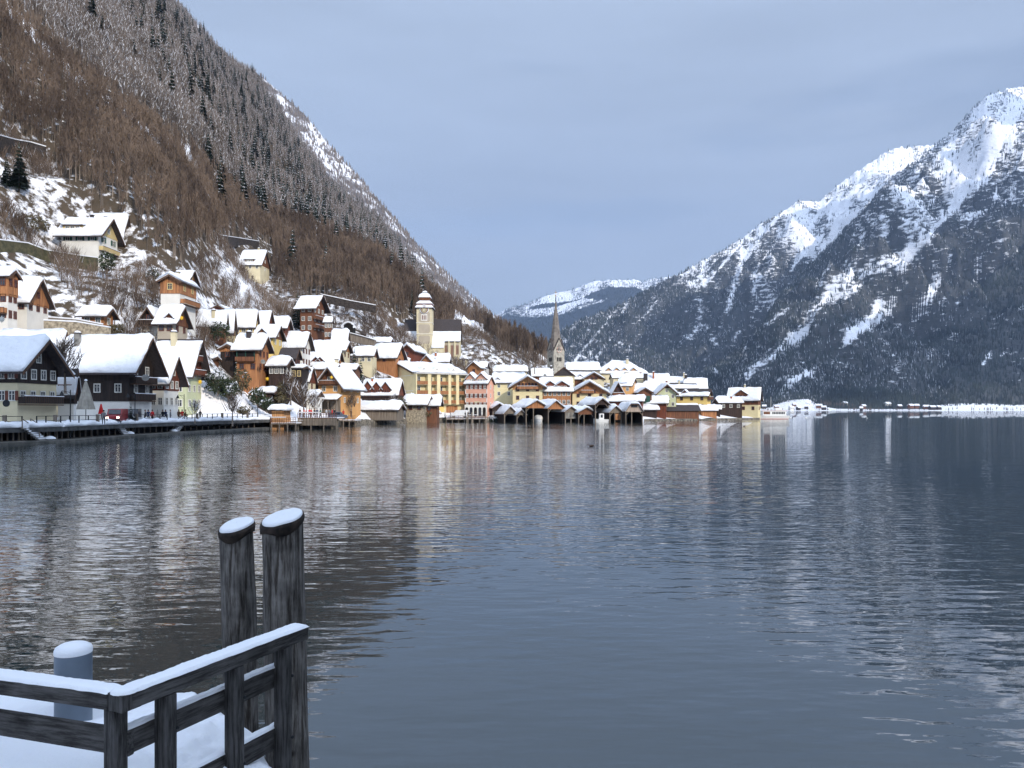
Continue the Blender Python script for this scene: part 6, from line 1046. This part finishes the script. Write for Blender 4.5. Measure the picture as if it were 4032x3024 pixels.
# ------------------------------------------------------------------ foreground jetty
oldw = plain('jetty_wood', (.060, .058, .060), .85, c2=(.018, .018, .020), scale=1.6, stretch=(3, 3, 3), bump=.006, detail=8, lo=.3, hi=.7)
def grain(name, c1, c2, st, sc=1.0, bump=.01):
    m, t, b, N, K = nodes(name); tc = N('ShaderNodeTexCoord'); mp = N('ShaderNodeMapping'); mp.inputs['Scale'].default_value = st; n1 = N('ShaderNodeTexNoise'); n1.inputs['Scale'].default_value = sc; n1.inputs['Detail'].default_value = 9; n1.inputs['Roughness'].default_value = .7
    n2 = N('ShaderNodeTexNoise'); n2.inputs['Scale'].default_value = 5; n2.inputs['Detail'].default_value = 4; n3 = N('ShaderNodeTexVoronoi'); n3.inputs['Scale'].default_value = 2.6; K(tc.outputs['Object'], mp.inputs[0]); K(mp.outputs[0], n1.inputs[0]); K(tc.outputs['Object'], n2.inputs[0]); K(tc.outputs['Object'], n3.inputs[0])
    r1 = N('ShaderNodeValToRGB'); r1.color_ramp.elements[0].position = .40; r1.color_ramp.elements[1].position = .58; r1.color_ramp.elements[0].color = (*c2, 1); r1.color_ramp.elements[1].color = (*c1, 1); K(n1.outputs['Fac'], r1.inputs[0])
    kn = N('ShaderNodeValToRGB'); kn.color_ramp.elements[0].position = .03; kn.color_ramp.elements[1].position = .10; kn.color_ramp.elements[0].color = (.25, .22, .2, 1); kn.color_ramp.elements[1].color = (1, 1, 1, 1); K(n3.outputs['Distance'], kn.inputs[0])
    r2 = N('ShaderNodeValToRGB'); r2.color_ramp.elements[0].position = .35; r2.color_ramp.elements[1].position = .6; r2.color_ramp.elements[0].color = (.55, .55, .55, 1); K(n2.outputs['Fac'], r2.inputs[0])
    mm = N('ShaderNodeMix'); mm.data_type = 'RGBA'; mm.blend_type = 'MULTIPLY'; mm.inputs['Factor'].default_value = 1; K(r1.outputs[0], mm.inputs['A']); K(r2.outputs[0], mm.inputs['B']); m2 = N('ShaderNodeMix'); m2.data_type = 'RGBA'; m2.blend_type = 'MULTIPLY'; m2.inputs['Factor'].default_value = 1; K(mm.outputs['Result'], m2.inputs['A']); K(kn.outputs[0], m2.inputs['B']); K(m2.outputs['Result'], b.inputs['Base Color'])
    bp = N('ShaderNodeBump'); bp.inputs['Strength'].default_value = .9; bp.inputs['Distance'].default_value = bump; K(n1.outputs['Fac'], bp.inputs['Height']); K(bp.outputs[0], b.inputs['Normal']); b.inputs['Roughness'].default_value = .85; b.inputs['Specular IOR Level'].default_value = .2; return m
g_x = grain('weathered_rail_wood', (.110, .104, .100), (.034, .031, .029), (3.5, 40, 40)); g_z = grain('weathered_post_wood', (.095, .090, .087), (.028, .026, .024), (44, 44, 3.5)); g_pile = grain('old_pile_wood', (.25, .23, .21), (.055, .045, .038), (30, 30, 2.6), 1.0, .03)
C0 = Vector((-2.15, 4.3, 0)); E0 = Vector((-1.53, 5.6, 0)); dR = (E0 - C0).normalized(); L0 = Vector((-3.02, 4.57, 0)); dL = (L0 - C0).normalized(); rail = empty('jetty_railing', (C0.x, C0.y, 1.2)); tag(rail, 'near snow-topped weathered wooden railing at the corner of the jetty', 'railing')
def bbox_obj(name, parent, p, dirv, length, w, h, z0, mat, off=0.0, bev=.008):
    m = MB(); m.box((0, -w / 2, 0), (length, w / 2, h), mat); o = m.build(name, parent); n_ = Vector((-dirv.y, dirv.x, 0)); q = p - C0 + n_ * off; o.location = (q.x, q.y, z0 - 1.2); o.rotation_euler = (0, 0, math.atan2(dirv.y, dirv.x)); b = o.modifiers.new('bevel', 'BEVEL'); b.width = bev; b.segments = 2; return o
def snow_bar(parent, length, w, z, th, seed, lz=0.0, x0=0.0):       # snow lying along a rail, in the rail's own frame
    nx, ny = int(length / .018), 12; X_, Y_ = np.meshgrid(np.linspace(0, 1, nx), np.linspace(-1, 1, ny), indexing='ij'); k = np.clip((1 - abs(Y_)) / .38, 0, 1); pf = np.sqrt(np.clip(1 - (1 - k) ** 2, 0, 1)); kx = np.clip(np.minimum(X_ * length, (1 - X_) * length) / .03, 0, 1) ** .5
    x = X_ * length; nzz = (fbm(x * 7 + seed, Y_ * 1.1, 4, seed) - .5); Z = z + th * pf * kx * (1 + .45 * nzz) + (.006 * (vn(x * 60, Y_ * 5, seed) - .5)) * pf; yy = Y_ * (w / 2 + .004 + .014 * (vn(x * 16 + seed, Y_ * 0 + np.sign(Y_) * 3, 6) - .4)) 
    me = big_mesh('rail_snow', np.stack([x.ravel() + x0, yy.ravel(), Z.ravel()], 1), grid_faces(nx, ny), [snow_n], smooth=True, nside=4); return link('rail_snow', me, parent)
snow_n, t_, b_, N_, K_ = nodes('near_snow'); b_.inputs['Base Color'].default_value = (.84, .85, .88, 1); b_.inputs['Roughness'].default_value = .6; b_.inputs['Specular IOR Level'].default_value = .2; b_.inputs['Subsurface Weight'].default_value = .15; b_.inputs['Subsurface Radius'].default_value = (.03, .035, .05); b_.inputs['Subsurface Scale'].default_value = .5
_n = N_('ShaderNodeTexNoise'); _n.inputs['Scale'].default_value = 55; _n.inputs['Detail'].default_value = 5; _b = N_('ShaderNodeBump'); _b.inputs['Distance'].default_value = .007; _b.inputs['Strength'].default_value = .7; _t = N_('ShaderNodeTexCoord'); K_(_t.outputs['Object'], _n.inputs[0]); K_(_n.outputs['Fac'], _b.inputs['Height']); K_(_b.outputs[0], b_.inputs['Normal'])
lr = (E0 - C0).length + .02; ll = 3.2
a = bbox_obj('top_rail', rail, C0, dR, lr, .12, .092, 2.14, g_x); snow_bar(a, lr, .12, .092, .022, 3); a = bbox_obj('top_rail', rail, C0 + dL * .062, dL, ll, .12, .092, 2.14, g_x); snow_bar(a, ll, .12, .092, .020, 7)
m = MB(); m.box((-.062, -.058, 2.141 - 1.2), (.06, .062, 2.235 - 1.2), g_z); m.build('corner_block', rail, None, (0, 0, math.atan2(dR.y, dR.x))); m = MB(); m.lathe((0, 0, 2.234 - 1.2), [(.074, 0), (.066, .014), (.045, .021), (.01, .023)], snow_n, 16); m.build('corner_snow', rail)
for z0, h in ((1.855, .145), (1.42, .16)):
    a = bbox_obj('cross_rail', rail, C0, dR, lr - .12, .045, h, z0, g_x, off=.05); snow_bar(a, lr - .12, .045, h, .018, int(z0 * 10)); a = bbox_obj('cross_rail', rail, C0, dL, ll, .045, h, z0, g_x, off=-.05)
    if z0 < 1.5: pass
for p, dv_ in ((C0 + dL * .075, dR), (C0 + dR * .18 * 1.44, dR), (C0 + dR * .55 * 1.44, dR), (C0 + dR * .862 * 1.44, dR), (C0 + dL * 1.9, dL)):
    w = .088; m = MB(); m.box((-w / 2, -w / 2, 0), (w / 2, w / 2, 2.137 - .9), g_z); o = m.build('post', rail); q = p - C0 - Vector((-dv_.y, dv_.x, 0)) * (.016 if dv_ is dR else -.016); o.location = (q.x, q.y, .9 - 1.2); o.rotation_euler = (0, 0, math.atan2(dv_.y, dv_.x)); b = o.modifiers.new('bevel', 'BEVEL'); b.width = .006; b.segments = 2
for k_, dv_, off_ in ((.18, dR, 1), (.55, dR, 1), (.862, dR, 1)):     # bolt heads on the posts
    for z_ in (1.93, 1.50):
        n_ = Vector((dv_.y, -dv_.x, 0)); q = C0 + dv_ * (k_ * 1.44 + .044) - C0 + n_ * .06; m = MB(); m.cyl((q.x, q.y, z_ - 1.2), (q.x + n_.x * .008, q.y + n_.y * .008, z_ - 1.2), .012, .010, metal_d, 8); m.build('bolt', rail)
# snow-covered jetty deck
yb = [(-10, 7.4), (-4.3, 6.62), (-2.56, 6.32), (-2.3, 6.05), (-1.9, 5.68), (-1.38, 5.12), (-1.12, 4.5), (-.95, 3.6)]
nx, ny = 420, 150; xs = np.linspace(-10, -.95, nx); X_, T_ = np.meshgrid(xs, np.linspace(0, 1, ny)); Yb = interp(X_, yb); Y_ = 2.2 + (Yb - 2.2) * T_; e_ = np.minimum(Yb - Y_, (-.95 - X_) + .0); rd_ = np.clip(e_ / .16, 0, 1); rough = sstep(-3.0, -2.1, X_)
Z_ = 1.54 - .20 * sstep(-2.0, -1.45, X_) + .05 * sstep(-2, -5, X_) + (fbm(X_ * .9, Y_ * .9, 3, 15) - .5) * .12 + ((fbm(X_ * 4.2, Y_ * 4.2, 3, 25) - .5) * .22 - .04) * rough + (fbm(X_ * 14, Y_ * 14, 3, 35) - .5) * .045 * (.25 + rough) - .07 * np.clip(fbm(X_ * 2.6 + 4, Y_ * 1.7, 2, 45) - .62, 0, 1) * 6 * .25 - (1 - np.sqrt(np.clip(1 - (1 - rd_) ** 2, 0, 1))) * .16
Z_ += .05 * np.exp(-((X_ + 3.0) / .5) ** 2 - ((Y_ - 5.2) / .4) ** 2) + (fbm(X_ * 2.2, Y_ * 2.2, 4, 55) - .5) * .07
Z_ -= .10 * np.exp(-((np.hypot(X_ + 3.31, Y_ - 5.85) - .14) / .16) ** 2)
me = big_mesh('jetty_snow', np.stack([X_.ravel(), Y_.ravel(), Z_.ravel()], 1), grid_faces(ny, nx), [snow_n], smooth=True, nside=4); tag(link('jetty_snow', me), kind='structure')
m = MB(); pts = [(x, y - .04, 1.12) for x, y in yb] + [(-.95, 2.0, 1.12), (-10, 2.0, 1.12)]; m.prism(pts, (0, 0, .12), g_x); tag(m.build('jetty_deck'), kind='structure')
# rim beam that carries snow at the right edge
e = empty('edge_beam', (-1.30, 5.15, 1.2)); tag(e, 'short snow-capped edge beam of the jetty at the foot of the tall pile', 'beam'); m = MB(); m.box((-.25, -.08, -.1), (.12, .08, .06), g_x); m.build('timber', e, None, (0, 0, .5)); m = MB(); m.lathe((0, 0, .062), [(.11, 0), (.10, .04), (.05, .06), (.01, .07)], snow_n, 14); b = m.build('snow_lump', e)
# piles
def pile(px0, d, r, ztop, px1, zbot, label, seed, slant):
    g = np.random.default_rng(seed); n, k = 40, 60; x0, x1 = ax(px0) * d, ax(px1) * d; V = []
    for j in range(k + 1):
        f = j / k; z = zbot + (ztop - zbot) * f; cx_ = x1 + (x0 - x1) * f
        for i in range(n):
            a = 6.283 * i / n; rr_ = r * (1.06 - .07 * f) * (1 + .035 * math.sin(2 * a + seed) + .02 * math.sin(5 * a + z * 2 + seed)) + (float(vn(a * 2.2 + 9, z * 1.5, seed)) - .5) * .022; V.append((cx_ + rr_ * math.cos(a) - x0, rr_ * math.sin(a), z + ((slant * math.cos(a) + .26 * math.sin(a)) * r if f > .90 else 0)))
    e = empty('mooring_pile', (x0, d, 0)); tag(e, label, 'mooring pile'); m = MB(); m.poly(V, [(j * n + i, j * n + (i + 1) % n, (j + 1) * n + (i + 1) % n, (j + 1) * n + i) for j in range(k) for i in range(n)] + [tuple(range(k * n, k * n + n))], g_pile, True); m.build('trunk', e)
    m = MB(); V = []
    for f, rr_ in ((-.065, 1.03), (-.06, 1.065), (-.01, 1.09), (.012, 1.05), (.012, .9)):
        for i in range(n): a = 6.283 * i / n; q = r * .99 * (rr_ + .02 * float(vn(a * 4, f * 9, seed + 2))) * (1 + .035 * math.sin(2 * a + seed)); V.append((q * math.cos(a), q * math.sin(a), ztop + f + slant * q * math.cos(a) + .26 * q * math.sin(a) + (.02 * math.sin(3 * a + seed) if f < -.05 else 0)))
    m.poly(V, [(j * n + i, j * n + (i + 1) % n, (j + 1) * n + (i + 1) % n, (j + 1) * n + i) for j in range(4) for i in range(n)], plain('rusty_band', (.035, .024, .018), .8, .4, 14, bump=.004), True); m.build('iron_band', e)
    m = MB(); V = []; N2 = 14
    for j in range(N2 + 1):
        f = j / N2
        for i in range(n): a = 6.283 * i / n; q = r * (1.01 - .035 * float(vn(a * 3, 1, seed + 5))) * math.sin(f * math.pi / 2) ** .75 if j else .001; V.append((q * math.cos(a), q * math.sin(a), ztop + .012 + slant * q * math.cos(a) + .26 * q * math.sin(a) + .032 * (1 - f ** 4) + .008 * float(vn(q * 30, a * 2, seed))))
    m.poly(V, [(j * n + i, j * n + (i + 1) % n, (j + 1) * n + (i + 1) % n, (j + 1) * n + i) for j in range(N2) for i in range(n)], snow_n, True); m.build('snow_cap', e)
pile(932, 7.0, .150, 2.73, 968, -1.0, 'left one of the two tall wooden mooring piles, slimmer and lower', 3, .17); pile(1112, 6.7, .168, 2.84, 1150, -1.0, 'right one of the two tall wooden mooring piles, thicker and higher', 8, .17)
e = empty('steel_pile', (ax(289) * 5.85, 5.85, 1.0)); tag(e, 'short blue-grey steel pile with rounded snow cap behind the railing', 'bollard'); m = MB(); m.lathe((0, 0, 0), [(.128, -1.4), (.128, .97)], plain('blue_grey_paint', (.13, .165, .21), .45, .08, 5, spec=.5), 40); m.build('pipe', e); m = MB(); m.lathe((0, 0, .973), [(.130, -.012), (.131, .012), (.122, .035), (.088, .055), (.04, .064), (.002, .066)], snow_n, 32); m.build('snow_cap', e)
# ------------------------------------------------------------------ air
def haze():
    m = bpy.data.materials.new('haze'); m.use_nodes = True; t = m.node_tree; t.nodes.clear(); o = t.nodes.new('ShaderNodeOutputMaterial'); v = t.nodes.new('ShaderNodeVolumePrincipled'); v.inputs['Color'].default_value = (.45, .62, .96, 1); v.inputs['Density'].default_value = HAZE; v.inputs['Anisotropy'].default_value = 0; t.links.new(v.outputs[0], o.inputs['Volume'])
    b = MB(); b.box((-9500, -1200, -70), (9500, 9800, 2300), m); tag(b.build('haze'), 'pale blue winter air over the lake', kind='stuff')
HAZE = 5.0e-5
haze()
